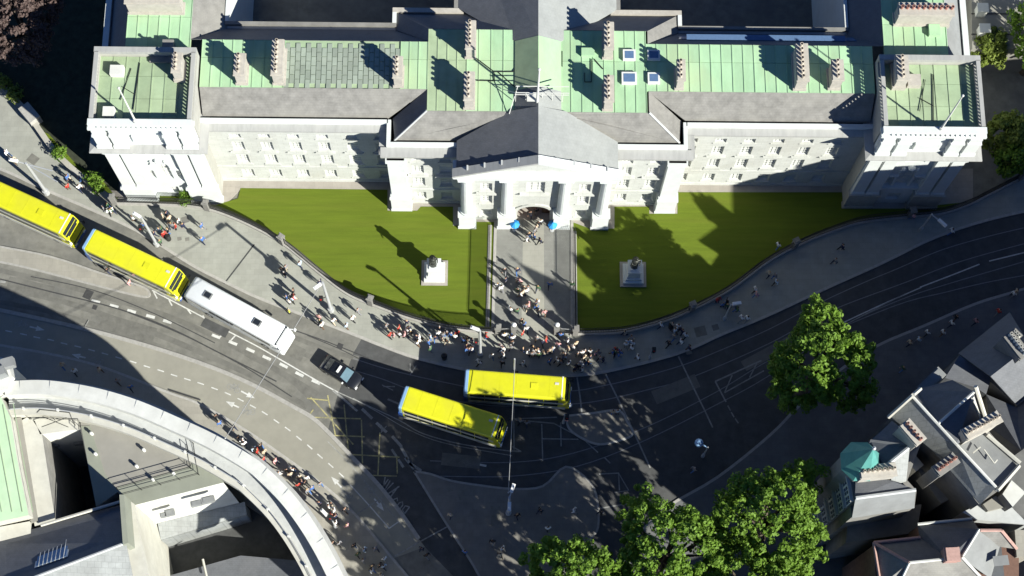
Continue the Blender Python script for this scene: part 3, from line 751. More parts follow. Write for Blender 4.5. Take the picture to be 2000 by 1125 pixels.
# ---- centre block
YB = 9.6
holes = []
cw = []
for s in (-1, 1):
    for r in (9.25, 12.1):
        for z0, z1, w in ROWS:
            holes.append((CX + s * r - w / 2, CX + s * r + w / 2, z0, z1)); cw.append((CX + s * r, z0, z1, w))
wl = MB(); wall_x(wl, CX - 15, CX - 7.7, 0, 14.9, YB, [h for h in holes if h[1] < CX]); wl.build('centre_wall', M['stone'], col)
wl = MB(); wall_x(wl, CX + 7.7, CX + 15, 0, 14.9, YB, [h for h in holes if h[0] > CX]); wl.build('centre_wall', M['stone'], col)
for k, (x, z0, z1, w) in enumerate(cw):
    window(col, x, YB + .24, (z0 + z1) / 2, w, z1 - z0, 'blind', 3, 2 if k % 4 == 3 else 4); sill(col, x, YB, z0 - .07, w + .35)
    if k % 4 == 2: sill(col, x, YB, z0 - .35, w + .95, 'window_hood', .34, .18)
for s in (-1, 1):
    side = MB(); x = CX + s * 15
    side.face([(x, YB, 0), (x, 12.0, 0), (x, 12.0, 15.3), (x, YB, 15.3)][::s])
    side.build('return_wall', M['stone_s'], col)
    xa, xb = sorted((CX + s * 7.7, CX + s * 15.0))
    p = MB(); a, b2 = sorted((CX + s * 13.25, CX + s * 15.1))
    p.box(a - .12, b2 + .12, YB - .95, YB - .0, 0, 3.4); p.box(a - .2, b2 + .2, YB - 1.05, YB, 0, .5); p.box(a - .2, b2 + .2, YB - 1.05, YB, 3.4, 3.75)
    p.build('plinth', M['white_stone'], col)
    p = MB(); p.box(a + .05, b2 - .05, YB - .7, YB, 3.75, 13.9); p.box(a - .1, b2 + .1, YB - .85, YB, 3.75, 4.2); p.box(a - .1, b2 + .1, YB - .85, YB, 13.3, 13.9)
    p.build('pilaster', M['white_stone'], col)
    t = MB(); t.box(xa, xb, YB - .12, YB + .02, 4.05, 4.3); t.box(xa, xb, YB - .1, YB + .02, 0, .55); t.build('string_course', M['stone'], col)
    c = MB()
    x0, x1 = (xa - .0, xb + .6) if s > 0 else (xa - .6, xb)
    c.box(x0, x1, YB - .75, YB + .1, 14.6, 15.05)
    c.add([(x0, YB - .85, 15.05), (x1, YB - .85, 15.05), (x1, YB - .85, 15.2), (x0, YB - .85, 15.2), (x0, YB + .12, 15.36), (x1, YB + .12, 15.36)], [(0, 1, 2, 3), (3, 2, 5, 4)])
    c.build('cornice', M['weathered'], col)
    if s < 0:
        e = MB(); e.box(CX - 15.75, CX - 15, YB - .6, 11.4, 14.7, 15.2); e.build('cornice', M['weathered'], col)
    else:
        e = MB(); e.box(CX + 15, CX + 15.75, YB - .6, 11.4, 14.7, 15.2); e.build('cornice', M['weathered'], col)
    b = MB(); b.box(xa, xb, YB + .12, YB + .5, 14.8, 15.85)
    xs_ = CX + s * 15
    b.box(*sorted((xs_, xs_ - s * .4)), YB + .5, 12.5, 14.8, 15.85)
    b.build('blocking_course', M['white_stone'], col)
    gt = MB(); gt.box(xa + (.42 if s < 0 else 0), xb - (.42 if s > 0 else 0), YB + .5, YB + .8, 14.8, 15.25)
    gt.build('gutter', M['dark'], col)
    # slates of the centre block: front slope and outward hip
    sl = MB(); sl.slab([(CX + s * 6.5, YB + .8, ZE), (CX + s * 14.2, YB + .8, ZE), (CX + s * 10.95, 12.42, ZF + .02), (CX + s * 2.2, 12.42, ZF + .02), (CX + s * 3.0, 12.0, ZF - .1)])
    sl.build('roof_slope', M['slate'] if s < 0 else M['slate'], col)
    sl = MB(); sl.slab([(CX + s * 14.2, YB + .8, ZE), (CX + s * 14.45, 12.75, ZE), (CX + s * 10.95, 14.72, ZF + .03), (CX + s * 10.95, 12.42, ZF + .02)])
    sl.build('hip_slope', M['slate_d'] if s < 0 else M['slate'], col)  # hip turned from the sun takes the shade-dark slate
    hp = MB(); hp.tube((CX + s * 14.2, YB + .8, ZE + .04), (CX + s * 10.95, 12.42, ZF + .06), .12, .12, 6); hp.build('hip_roll', M['lead'], col)
    # rear slopes of the centre block down to the courtyards
    sl = MB(); sl.slab([(CX + s * 10.95, 19.9, ZF + .03), (CX + s * 14.4, 22.5, ZE), (CX + s * 14.4, 24.5, ZE), (CX + s * 10.95, 21.3, ZF + .02)]); sl.build('hip_slope', M['slate_d'] if s < 0 else M['slate'], col)
    sl = MB(); sl.slab([(CX + s * 2.0, 21.3, ZF + .03), (CX + s * 10.95, 21.3, ZF + .03), (CX + s * 14.4, 24.4, ZE), (CX + s * 6.8, 24.4, ZE)]); sl.build('rear_roof_slope', M['slate_d'], col)
    sl = MB(); sl.box(CX + s * 7.5, CX + s * 14.75, 24.4, 24.9, 0, 15.8); sl.build('courtyard_wall', M['brickchim'], col)
    sl = MB(); sl.box(CX + s * 14.35, CX + s * 14.75, 23.2, 24.4, 0, 15.8); sl.build('courtyard_wall', M['white_stone'], col)
# ---- portico
YP = 7.7
pw = MB(); arch = (CX - 1.75, CX + 1.75, 0, 4.6)
ph = [(CX + s * 5.05 - .6, CX + s * 5.05 + .6, z0, z1) for s in (-1, 1) for z0, z1, w in ROWS[:3]] + [(CX - .95, CX + .95, 8.3, 11.4)]
wall_x(pw, CX - 7.8, CX + 7.8, 0, 14.2, YP, ph + [arch], .5)
for s in (-1, 1):
    pw.face([(CX + s * 7.8, YP, 0), (CX + s * 7.8, YB, 0), (CX + s * 7.8, YB, 14.2), (CX + s * 7.8, YP, 14.2)][::s])
# arch head filling the square opening above a semicircle
N = 10
rim = [(CX + 1.75 * math.cos(math.pi * i / N), 2.85 + 1.75 * math.sin(math.pi * i / N)) for i in range(N + 1)]
for i in range(N):
    a, b = rim[i], rim[i + 1]
    pw.face([(a[0], YP, a[1]), (b[0], YP, b[1]), (b[0], YP, 4.6), (a[0], YP, 4.6)][::-1])
    pw.face([(a[0], YP, a[1]), (a[0], YP + 5.5, a[1]), (b[0], YP + 5.5, b[1]), (b[0], YP, b[1])][::-1], 1)
for s in (-1, 1):
    pw.face([(CX + s * 1.75, YP + .5, 0), (CX + s * 1.75, YP + 5.5, 0), (CX + s * 1.75, YP + 5.5, 2.85), (CX + s * 1.75, YP + .5, 2.85)][::s], 1)
pw.build('portico_wall', [M['stone'], M['brick']], col)
ar = MB()
for i in range(N):
    a, b = [(CX + r * math.cos(math.pi * k / N), 2.85 + r * math.sin(math.pi * k / N)) for k in (i, i + 1) for r in (1.75, 2.2)][0:2], None
    p = [(CX + r * math.cos(math.pi * k / N), 2.85 + r * math.sin(math.pi * k / N)) for k, r in ((i, 1.75), (i, 2.2), (i + 1, 2.2), (i + 1, 1.75))]
    ar.add([(q[0], YP - .14, q[1]) for q in p] + [(q[0], YP, q[1]) for q in p], [(0, 1, 2, 3), (1, 5, 6, 2), (0, 3, 7, 4)])
ar.build('arch_moulding', M['stone'], col)
dr = MB(); dr.box(CX - 1.7, CX + 1.7, YP + 5.2, YP + 5.4, 0, 4.6); dr.box(CX + .95, CX + 1.72, YP + .8, YP + 1.0, 0, 3.2); dr.build('gate_door', M['door'], col)
for s in (-1, 1):
    for k, (z0, z1, w) in enumerate(ROWS[:3]):
        window(col, CX + s * 5.05, YP + .32, (z0 + z1) / 2, 1.2, z1 - z0); sill(col, CX + s * 5.05, YP, z0 - .07, 1.55)
        if k == 2: sill(col, CX + s * 5.05, YP, z0 - .35, 2.1, 'window_hood', .34, .18)
window(col, CX, YP + .32, 9.85, 1.9, 3.1); sill(col, CX, YP, 8.2, 3.2, 'window_hood', .4, .2)
for r in (-7.1, -2.95, 2.95, 7.1):
    x = CX + r
    p = MB(); p.box(x - .85, x + .85, YP - 1.0, YP, 0, 3.5); p.box(x - .97, x + .97, YP - 1.12, YP, 0, .6); p.box(x - .95, x + .95, YP - 1.1, YP, 3.5, 3.85)
    p.build('column_plinth', M['white_stone'], col)
    p = MB(); yc = YP - .35
    p.cyl(x, yc, .72, .72, 3.85, 4.1, 16); p.cyl(x, yc, .60, .58, 4.1, 8.0, 16); p.cyl(x, yc, .58, .50, 8.0, 12.9, 16)
    for i in range(3): p.cyl(x, yc, .52 + .07 * i, .60 + .09 * i, 12.9 + .35 * i, 13.25 + .35 * i, 12)
    p.box(x - .78, x + .78, yc - .78, YP, 13.95, 14.2)
    p.build('column', M['white_stone'], col)
e = MB(); e.box(CX - 7.95, CX + 7.95, YP - 1.0, YP + .4, 14.2, 15.3); e.box(CX - 8.15, CX + 8.15, YP - 1.25, YP + .4, 15.3, 15.65); e.box(CX - 8.35, CX + 8.35, YP - 1.45, YP + .5, 15.65, 15.9)
e.build('entablature', M['white_stone'], col)
RZ, EZ, HW = 19.5, 16.0, 8.1
ped = MB(); ped.add([(CX - HW, YP - .7, 15.9), (CX + HW, YP - .7, 15.9), (CX, YP - .7, RZ + .1)], [(0, 1, 2)])
ped.build('pediment', M['stone'], col)
for s in (-1, 1):
    rk = MB()
    for (o0, o1, dz0, dz1, m_) in ((-1.45, -.55, .02, .35, 0), (-1.25, -.6, -.25, .02, 0)):
        a, b = (CX + s * 8.4, 15.95), (CX, RZ + .25)
        vs = [(a[0], YP + o0, a[1] + dz0), (b[0], YP + o0, b[1] + dz0), (b[0], YP + o1, b[1] + dz0), (a[0], YP + o1, a[1] + dz0),
              (a[0], YP + o0, a[1] + dz1), (b[0], YP + o0, b[1] + dz1), (b[0], YP + o1, b[1] + dz1), (a[0], YP + o1, a[1] + dz1)]
        rk.add(vs, [(3, 2, 1, 0), (4, 5, 6, 7), (0, 1, 5, 4), (1, 2, 6, 5), (2, 3, 7, 6), (3, 0, 4, 7)])
    rk.build('raking_cornice', M['weathered'] if s < 0 else M['white_stone'], col)
    for k in range(4):
        t = .18 + .2 * k
        q = MB(); q.obox(CX + s * (8.4 - 8.4 * t), YP - .75, 0, .16, .5, 16.2 + 3.55 * t, 16.5 + 3.55 * t); q.build('cornice_clamp', M['lead'], col)
    # the gable roof: portico to rear
    sl = MB(); sl.slab([(CX, YP - .5, RZ + .2), (CX + s * 8.0, YP - .5, EZ + .1), (CX + s * 8.0, YB + .6, EZ + .1), (CX + s * 2.75, 12.42, ZF + .18), (CX, 12.42, RZ + .2)]); sl.build('gable_slope', M['slate_d'] if s < 0 else M['slate_g'], col)  # left side in darker slate, shade put into the colour
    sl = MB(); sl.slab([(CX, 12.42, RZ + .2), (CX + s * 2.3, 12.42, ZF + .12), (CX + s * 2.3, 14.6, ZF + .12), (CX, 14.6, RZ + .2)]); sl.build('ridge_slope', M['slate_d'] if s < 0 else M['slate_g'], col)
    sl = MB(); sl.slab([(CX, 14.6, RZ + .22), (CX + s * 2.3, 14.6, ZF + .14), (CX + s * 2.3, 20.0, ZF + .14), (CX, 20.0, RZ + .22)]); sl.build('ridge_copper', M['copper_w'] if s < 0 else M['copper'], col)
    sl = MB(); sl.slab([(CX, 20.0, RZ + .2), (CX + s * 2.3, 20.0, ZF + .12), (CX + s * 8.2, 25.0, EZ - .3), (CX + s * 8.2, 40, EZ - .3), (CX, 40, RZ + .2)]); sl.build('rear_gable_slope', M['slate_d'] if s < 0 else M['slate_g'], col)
    gw = MB(); gw.box(*sorted((CX + s * 7.9, CX + s * 8.5)), 24.9, 40, 0, EZ - .25); gw.build('rear_wall', M['grey_wall'], col)
# ---- pavilions
ZT, ZFP = 20.2, 19.0
for s in (-1, 1):
    xa, xb = sorted((CX + s * 33.6, CX + s * 43.6)); xm = (xa + xb) / 2; Y = 10.05
    hs = [(xm - .75, xm + .75, 5.2, 9.4), (xm - 1.95, xm - 1.05, 5.2, 8.0), (xm + 1.05, xm + 1.95, 5.2, 8.0), (xm - .7, xm + .7, 1.2, 3.0), (xm - 1.0, xm + 1.0, 11.9, 13.2)]
    wl = MB(); wall_x(wl, xa, xb, 0, 15.0, Y, hs, .4); wl.build('pavilion_wall', M['white_stone'], col)
    for a, b, c, d in hs: window(col, (a + b) / 2, Y + .34, (c + d) / 2, b - a, d - c, 'blind', 2, 4)
    w2 = MB()
    w2.face([(xa, Y, 0), (xa, 18, 0), (xa, 18, 15), (xa, Y, 15)]); w2.face([(xb, Y, 0), (xb, 18, 0), (xb, 18, 15), (xb, Y, 15)][::-1]); w2.face([(xa, 18, 0), (xb, 18, 0), (xb, 18, 15), (xa, 18, 15)][::-1])
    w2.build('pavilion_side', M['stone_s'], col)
    for px0 in (xa + .1, xb - 3.0):
        p = MB(); p.box(px0 - .15, px0 + 3.05, Y - .6, Y, 0, 3.6); p.box(px0 - .25, px0 + 3.15, Y - .75, Y, 0, .5); p.box(px0 - .25, px0 + 3.15, Y - .72, Y, 3.6, 3.95); p.build('plinth', M['rust_stone'] if s > 0 else M['white_stone'], col)
        for q in (px0, px0 + 1.55):
            p = MB(); p.box(q + .03, q + 1.3, Y - .45, Y, 4.3, 13.3); p.box(q - .05, q + 1.38, Y - .55, Y, 3.95, 4.3)
            p.box(q - .04, q + 1.37, Y - .56, Y, 13.3, 13.6); p.box(q - .1, q + 1.43, Y - .64, Y, 13.6, 14.1); p.build('pilaster', M['white_stone'], col)
    p = MB()
    for i in range(9):   # venetian arch over the middle light
        a, b = [math.pi * k / 9 for k in (i, i + 1)]
        pts = [(xm + r * math.cos(t), 9.3 + r * math.sin(t)) for t, r in ((a, .8), (a, 1.1), (b, 1.1), (b, .8))]
        p.add([(u, Y - .16, v) for u, v in pts] + [(u, Y, v) for u, v in pts], [(0, 1, 2, 3), (1, 5, 6, 2), (0, 3, 7, 4)])
    p.box(xm - 2.4, xm - .82, Y - .2, Y, 8.1, 8.4); p.box(xm + .82, xm + 2.4, Y - .2, Y, 8.1, 8.4); p.box(xm - 2.4, xm + 2.4, Y - .25, Y, 4.8, 5.1)
    p.build('venetian_surround', M['white_stone'], col)
    sw_ = MB(); sw_.ball((xm, Y - .1, 10.7), .45, 8, 5, 0, .6); sw_.ball((xm - .7, Y - .05, 10.3), .3, 7, 4); sw_.ball((xm + .7, Y - .05, 10.3), .3, 7, 4); sw_.build('carved_swag', M['white_stone'], col)
    # main cornice, attic, parapet
    c = MB()
    c.box(xa - .2, xb + .2, Y - .6, 18, 14.1, 14.9); c.box(xa - .5, xb + .5, Y - .85, 18.3, 14.9, 15.15)
    c.add([(xa - .85, Y - 1.2, 15.15), (xb + .85, Y - 1.2, 15.15), (xb + .85, 18.6, 15.15), (xa - .85, 18.6, 15.15), (xa - .85, Y - 1.2, 15.3), (xb + .85, Y - 1.2, 15.3), (xb + .85, 18.6, 15.3), (xa - .85, 18.6, 15.3),
           (xa + .02, Y - .2, 15.55), (xb - .02, Y - .2, 15.55), (xb - .02, 17.8, 15.55), (xa + .02, 17.8, 15.55)],
          [(3, 2, 1, 0), (0, 1, 5, 4), (1, 2, 6, 5), (2, 3, 7, 6), (3, 0, 4, 7), (4, 5, 9, 8), (5, 6, 10, 9), (6, 7, 11, 10), (7, 4, 8, 11)])
    c.build('cornice', M['weathered'], col)
    at = MB(); at.box(xa + .05, xb - .05, Y - .15, Y + .35, 15.5, 19.3); at.box(xm - 1.3, xm + 1.3, Y - .4, Y - .15, 16.1, 17.6)
    at.box(xa + .0, xb - .0, Y - .35, Y - .15, 15.5, 15.9)
    at.build('attic_wall', M['white_stone'], col)
    for q in (xa + .1, xa + 1.75, xb - 1.4, xb - 3.05):
        p = MB(); p.box(q, q + 1.3, Y - .7, Y - .15, 15.5, 18.2); p.box(q - .1, q + 1.4, Y - .85, Y - .15, 15.5, 16.0)
        p.box(q - .06, q + 1.36, Y - .78, Y - .15, 18.2, 18.5); p.box(q + .05, q + 1.25, Y - .6, Y - .15, 18.5, 19.3); p.build('attic_block', M['white_stone'], col)
    p = MB(); p.box(xa - .15, xb + .15, Y - .5, Y + .5, 19.3, 19.65); p.box(xa - .05, xb + .05, Y - .25, Y + .4, 19.65, ZT); p.build('parapet', M['white_stone'], col)
    for i in range(18):
        p_ = xa + .9 + i * (xb - xa - 1.8) / 17; pp = MB(); pp.box(p_ - .09, p_ + .09, Y - .42, Y - .26, 19.65, 19.85); pp.build('dentil', M['white_stone'], col)
    pav_side = MB()
    pav_side.box(xa, xa + .45, Y + .5, 17.6, 15.5, 19.35); pav_side.box(xb - .45, xb, Y + .5, 17.6, 15.5, 19.35); pav_side.box(xa, xb, 17.6, 18.05, 15.5, 19.7)
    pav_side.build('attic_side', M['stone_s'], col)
    bl = MB()
    for xx in (xa + .05, xb - .45):
        for i in range(19): yy = Y + .75 + i * .37; bl.cyl(xx + .2, yy, .1, .1, 19.35, 19.95, 6)
        bl.box(xx, xx + .4, Y + .5, 17.6, 19.95, ZT)
    bl.box(xa, xb, 17.55, 18.1, 19.7, ZT)
    bl.build('balustrade', M['weathered'], col)
    flat(xa + .45, xb - .45, Y + .5, 17.6, ZFP, 'copper_w', 1.25, (0.36, 0.7, 1.0))
    # flagpole
    fx, fy = U(265, 238, 20.2) if s < 0 else U(1838, 252, 20.2)
    fp_ = MB(); fp_.cyl(fx, fy, .22, .2, 19.1, 20.6, 8); fp_.cyl(fx, fy, .11, .06, 20.4, 28.0, 8); fp_.ball((fx, fy, 28.1), .14); fp_.build('flagpole', M['render_w'], col)
    if s < 0:
        for q in ((228, 137, 1.3, 1.0), (212, 218, 1.1, 1.0)):
            x, y = U(q[0], q[1], 19.6); p = MB(); p.box(x - q[2] / 2, x + q[2] / 2, y - q[3] / 2, y + q[3] / 2, 18.95, 19.75); p.build('roof_hatch', M['render_w'], col)
    else:
        x, y = U(1785, 157, 19.6); p = MB(); p.box(x - .65, x + .65, y - .6, y + .6, 18.95, 19.8); p.build('roof_hatch', M['brickchim'], col)
    cab = MB(); x0, y0 = (U(273, 123, 19.1) if s < 0 else U(1822, 145, 19.1))
    cab.path([(x0, y0, 19.1), (x0 - .3, y0 - 5.0, 19.1)], .05, 4); cab.path([(x0 - .8, y0 - .6, 19.1), (x0 - 1.6, y0 - 4.0, 19.12)], .04, 4); cab.path([(x0 - 1.5, y0 - 2.6, 19.12), (x0 - .2, y0 - 3.4, 19.12)], .04, 4)
    cab.build('roof_cable', M['iron'], col)
# ---- chimney stacks
def stack(px0, px1, pyt, pyb, h=2.5, z=ZF, n=None, across=False, pot='pot'):
    x0, y0 = U(px0, pyb, z); x1, _ = U(px1, pyb, z)
    _, y1 = U(px0, pyt, z + h)
    w = x1 - x0
    mb = MB(); mb.box(x0 + .08, x1 - .08, y0, y1, z - .4, z + h - .35); mb.box(x0 - .04, x1 + .04, y0 - .1, y1 + .1, z + h - .35, z + h - .2); mb.box(x0 + .02, x1 - .02, y0 - .04, y1 + .04, z + h - .2, z + h); mb.box(x0 - .06, x1 + .06, y0 - .12, y1 + .12, z - .4, z + .3)
    ch = mb.build('chimney_stack', M['brickchim'], col)
    L = (x1 - x0) if across else (y1 - y0)
    n = n or max(3, int(L / .48))
    pm = MB(); pm.cyl(0, 0, .15, .12, 0, .5, 8); pm.cyl(0, 0, .17, .17, .42, .5, 8); pm.cyl(0, 0, .09, .09, .5, .505, 8, 1)
    pme = pm.mesh('chimney_pot', [M[pot], M['dark']])
    for i in range(n):
        t = (i + .5) / n
        pos = (x0 + (x1 - x0) * t, (y0 + y1) / 2, z + h) if across else ((x0 + x1) / 2 - .08, y0 + (y1 - y0) * t, z + h)
        inst('chimney_pot', pme, ch, pos)
for a in [(462, 484, 104, 165), (534, 557, 77, 165), (769, 788, 110, 170), (909, 929, 40, 114), (906, 927, 140, 213), (1177, 1196, 43, 115), (1177, 1196, 147, 216), (1318, 1334, 116, 175), (1549, 1573, 85, 176), (1617, 1640, 116, 175)]:
    stack(*a)
stack(341, 361, 103, 157, 2.2, 19.3); stack(1743, 1767, 108, 172, 2.2, 19.3)
stack(1745, 1852, 5, 50, 2.6, ZF, 10, True, 'potred'); stack(252, 360, -16, 27, 2.6, ZF, 10, True)
# ---- rear wings
for s in (-1, 1):
    xo, xi = (CX + s * 41.0, CX + s * 34.6)
    a, b = sorted((xo, xi))
    flat(a, b, 18.15, 32, ZF, 'copper', 1.1, (.3, .62, 1.0))
    sl = MB(); sl.slab([(xi, 19.9, ZF + .02), (CX + s * 31.6, 22.5, ZE), (CX + s * 31.6, 40, ZE), (xi, 40, ZF + .02)]); sl.build('roof_slope', M['slate'] if s < 0 else M['slate_d'], col)  # slope facing left gets the slate with shade in it
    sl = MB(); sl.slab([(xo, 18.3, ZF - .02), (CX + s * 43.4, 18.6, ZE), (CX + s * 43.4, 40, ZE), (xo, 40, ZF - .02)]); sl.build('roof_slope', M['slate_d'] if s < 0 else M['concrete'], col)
    sl = MB(); sl.box(*sorted((CX + s * 31.4, CX + s * 31.75)), 23.2, 40, 0, 15.8); sl.build('courtyard_wall', M['white_stone'], col)
    sl = MB(); sl.box(*sorted((CX + s * 43.3, CX + s * 43.9)), 18.4, 40, 0, 16.0); sl.build('outer_wall', M['white_stone'], col)
    if s > 0:
        gl = MB(); gl.box(CX + 15.0, CX + 31.0, 20.9, 21.5, 17.2, 17.32)
        gl.slab([(CX + 14.2, 21.0, 17.2), (CX + 32.2, 21.0, 17.2), (CX + 32.0, 21.75, 16.4), (CX + 14.4, 21.75, 16.4)]); gl.build('roof_glazing', M['skylight'], col)
# skylights and hatches on the copper flat
def sky_light(px, py, w, d, m='skylight'):
    x, y = U(px, py, ZF + .3)
    f = MB(); f.box(x - w / 2, x + w / 2, y - d / 2, y + d / 2, ZF - .1, ZF + .35); o = f.build('skylight', M['frame'], col)
    gq = MB(); gq.box(x - w / 2 + .18, x + w / 2 - .18, y - d / 2 + .18, y + d / 2 - .18, ZF + .34, ZF + .37); gq.build('pane', M[m], o)
for a in [(1229, 107, 1.25, 1.15), (1277, 107, 1.25, 1.1), (1277, 152, 1.2, 1.15), (1229, 152, 1.5, 1.25)]: sky_light(*a)
x, y = U(1148, 104, ZF); p = MB(); p.box(x - .65, x + .65, y - .4, y + .4, ZF, ZF + .45); p.build('roof_hatch', M['copper'], col)
x, y = U(1823, 62, ZF); p = MB(); p.box(x - .55, x + .55, y - .6, y + .6, ZF, ZF + .5); p.build('roof_hatch', M['copper'], col)
x, y = U(330, 92, ZF); p = MB(); p.box(x - .5, x + .6, y - .7, y + .4, ZF, ZF + .9); p.box(x - 1.6, x + .6, y - 2.1, y - .9, ZF, ZF + 1.0); p.build('plant_box', M['grey_wall'], col)
# service platform and flagpole on the ridge
x, y = U(1047, 200, RZ)
pf = MB()
pf.box(x - .9, x + .25, y + .0, y + .9, RZ + .2, RZ + .34)
for dx in (-2.0, -1.0, 0.6, 1.6, 2.6):
    pf.path([(x + dx, y + .5, ZF + .3), (x + dx, y + .5, RZ + 1.2)], .045, 4)
for dy, zz in ((.5, RZ + 1.15), (.5, RZ + .7), (1.3, RZ + .9)):
    pf.path([(x - 2.0, y + dy, zz), (x + 3.2, y + dy, zz)], .05, 4)
pf.path([(x - 2, y + .5, RZ + 1.1), (x - 3.2, y + 1.8, ZF + .2)], .05, 4); pf.path([(x - 1.8, y + 1.3, RZ + .9), (x - 2.6, y - .8, ZF + .2)], .05, 4)
pf.build('service_platform', M['render_w'], col)
fp_ = MB(); fp_.cyl(x + .1, y, .13, .07, RZ, RZ + 7.5, 8); fp_.ball((x + .1, y, RZ + 7.6), .15); fp_.build('flagpole', M['render_w'], col)
for n_, pts in enumerate([[(928, 112), (965, 140), (966, 158), (930, 157)], [(965, 140), (1002, 140), (1015, 122)], [(972, 140), (1008, 172)], [(1098, 100), (1098, 130)], [(1155, 115), (1155, 160), (1142, 160), (1142, 142)], [(1160, 115), (1178, 135)]]):
    cab = MB(); cab.path([U3(a, b, ZF + .1) for a, b in pts], .05, 4); cab.build('roof_cable', M['iron'], col)
# low annex with two white vents beyond the right wing
ax = thing('annex_building', 'low flat-roofed annex with two square white vents beside the college', 'building', U3(1950, 60, 0))
mb = MB(); mb.prism(line([(1897, -40), (2120, -40), (2120, 95), (1899, 95)], 6.0), 0, 6.0); mb.build('block', M['felt'], ax)
for px, py in ((1918, 18), (1922, 58)):
    x, y = U(px, py, 7); mb = MB(); mb.box(x - .52, x + .52, y - .45, y + .45, 5.9, 7.3); mb.box(x - .6, x + .6, y - .53, y + .53, 7.3, 7.45); mb.build('vent', M['render_w'], ax)
for py in (27, 67):
    mb = MB(); mb.ribbon(line([(1897, py), (1980, py)], 6.02), .1, 6.02, 6.08); mb.build('roof_seam', M['tar'], ax)
# ================================================================== the curved bank building
ZB = 17.3
bank = thing('bank_building', 'curved pale stone bank with wide white parapet, terraces and dark courtyards', 'building', U3(300, 900, 0))
CURVE = smooth(line([(-150, 760), (-60, 744), (10, 737), (75, 734), (132, 739), (200, 752), (275, 775), (350, 807), (425, 842), (500, 886), (532, 912), (575, 955), (612, 1003), (645, 1056), (672, 1108), (700, 1170), (725, 1240)], ZB), 4)
CURVE = [p for p in CURVE if p[0] > U(4, 740, ZB)[0]]
def inn(d): return offset(CURVE, -d)
mb = MB(); mb.band(inn(.28), CURVE, 0, 0); 
w = MB(); w.band(inn(.45), inn(.45), 15.2, 0)
for i in range(len(CURVE) - 1):
    pass
w.build('screen_wall', M['render'], bank)
c = MB(); c.band(CURVE, inn(.45), 15.6, 15.0); c.band(inn(.0), inn(.0), 16.0, 15.6); c.band(inn(.38), CURVE, 16.12, 16.0); c.build('cornice', M['weathered'], bank)
c = MB(); c.band(inn(.38), inn(.38), ZB - .1, 16.1); c.band(inn(1.75), inn(.38), ZB + .05, ZB - .1); c.band(inn(1.75), inn(1.75), 15.9, ZB + .05); c.build('parapet', M['render_w'], bank)
c = MB(); c.band(inn(2.9), inn(1.75), 16.0, 15.9); c.build('gutter', M['lead'], bank)
c = MB(); c.band(inn(2.9), inn(2.9), 16.55, 16.0); c.band(inn(3.55), inn(2.9), 16.6, 16.55); c.band(inn(3.55), inn(3.55), 15.3, 16.6); c.build('inner_kerb', M['render'], bank)
rl = MB(); q = inn(3.0)
rl.path([(*p, 16.95) for p in q], .035, 4); rl.path([(*p, 16.75) for p in q], .03, 4); rl.build('guard_rail', M['pole'], bank)
L = plen(q); n = int(L / 3.0)
pm = MB(); pm.box(-.09, .09, -.12, .12, 0, .45); pme = pm.mesh('rail_post', M['render_w'])
for i in range(n):
    x, y, a = along(q, (i + .5) * L / n); inst('rail_post', pme, bank, (x, y, 16.55), a)
L2 = plen(inn(1.05)); n = int(L2 / 2.6)
jm = MB(); jm.box(-.02, .02, -.68, .68, 0, .012); jme = jm.mesh('coping_joint', M['lead'])
for i in range(n):
    x, y, a = along(inn(1.07), (i + .5) * L2 / n); inst('coping_joint', jme, bank, (x, y, ZB - .02), a)
# terraces round the courtyards
TZ = 15.6
inner = inn(3.5)
def seg(x0, x1):
    return [p for p in inner if U(x0, 900, TZ)[0] <= p[0] <= U(x1, 900, TZ)[0]]
t = MB(); t.prism(seg(155, 385) + line([(400, 893), (402, 906), (436, 942), (258, 986), (226, 958), (188, 990), (158, 840), (156, 806)], TZ), 0, TZ, 0, 1); t.build('terrace', [M['felt'], M['render_w']], bank)
t = MB(); t.prism(line([(228, 952), (372, 912), (382, 885), (400, 893), (404, 908), (438, 942), (258, 988), (235, 966)], TZ + .02), TZ, TZ + .06); t.build('terrace_edge', M['felt_g'], bank)
t = MB(); t.prism(line([(158, 832), (176, 832), (205, 925), (232, 960), (188, 990)], TZ + .02), TZ, TZ + .05); t.build('terrace_edge', M['felt_g'], bank)
t = MB(); t.prism(seg(20, 157) + line([(157, 838), (78, 848), (68, 822), (26, 802)], TZ), 0, TZ, 0, 1); t.build('terrace', [M['render'], M['render_w']], bank)
t = MB(); t.prism(line([(58, 812), (82, 848), (108, 1016), (68, 1028), (30, 828)], TZ), 0, TZ, 0, 1); t.build('terrace', [M['render'], M['grey_wall']], bank)  # yard-side wall greyed, its shade put into the colour
t = MB(); t.prism(line([(30, 818), (42, 816), (75, 1018), (62, 1022)], TZ + .05), TZ, TZ + .3); t.build('walkway', M['felt'], bank)
# stub wall between the slate roof and the deep yard
t = MB(); t.prism(line([(238, 966), (262, 984), (292, 1140), (262, 1140), (242, 1062)], TZ + .4), 0, TZ + .4, 0, 0); t.build('yard_wall', M['render'], bank)
t = MB(); t.prism(line([(233, 966), (242, 966), (250, 1060), (240, 1064)], TZ + 3.6), TZ, TZ + 3.6); t.build('yard_coping', M['felt_g'], bank)
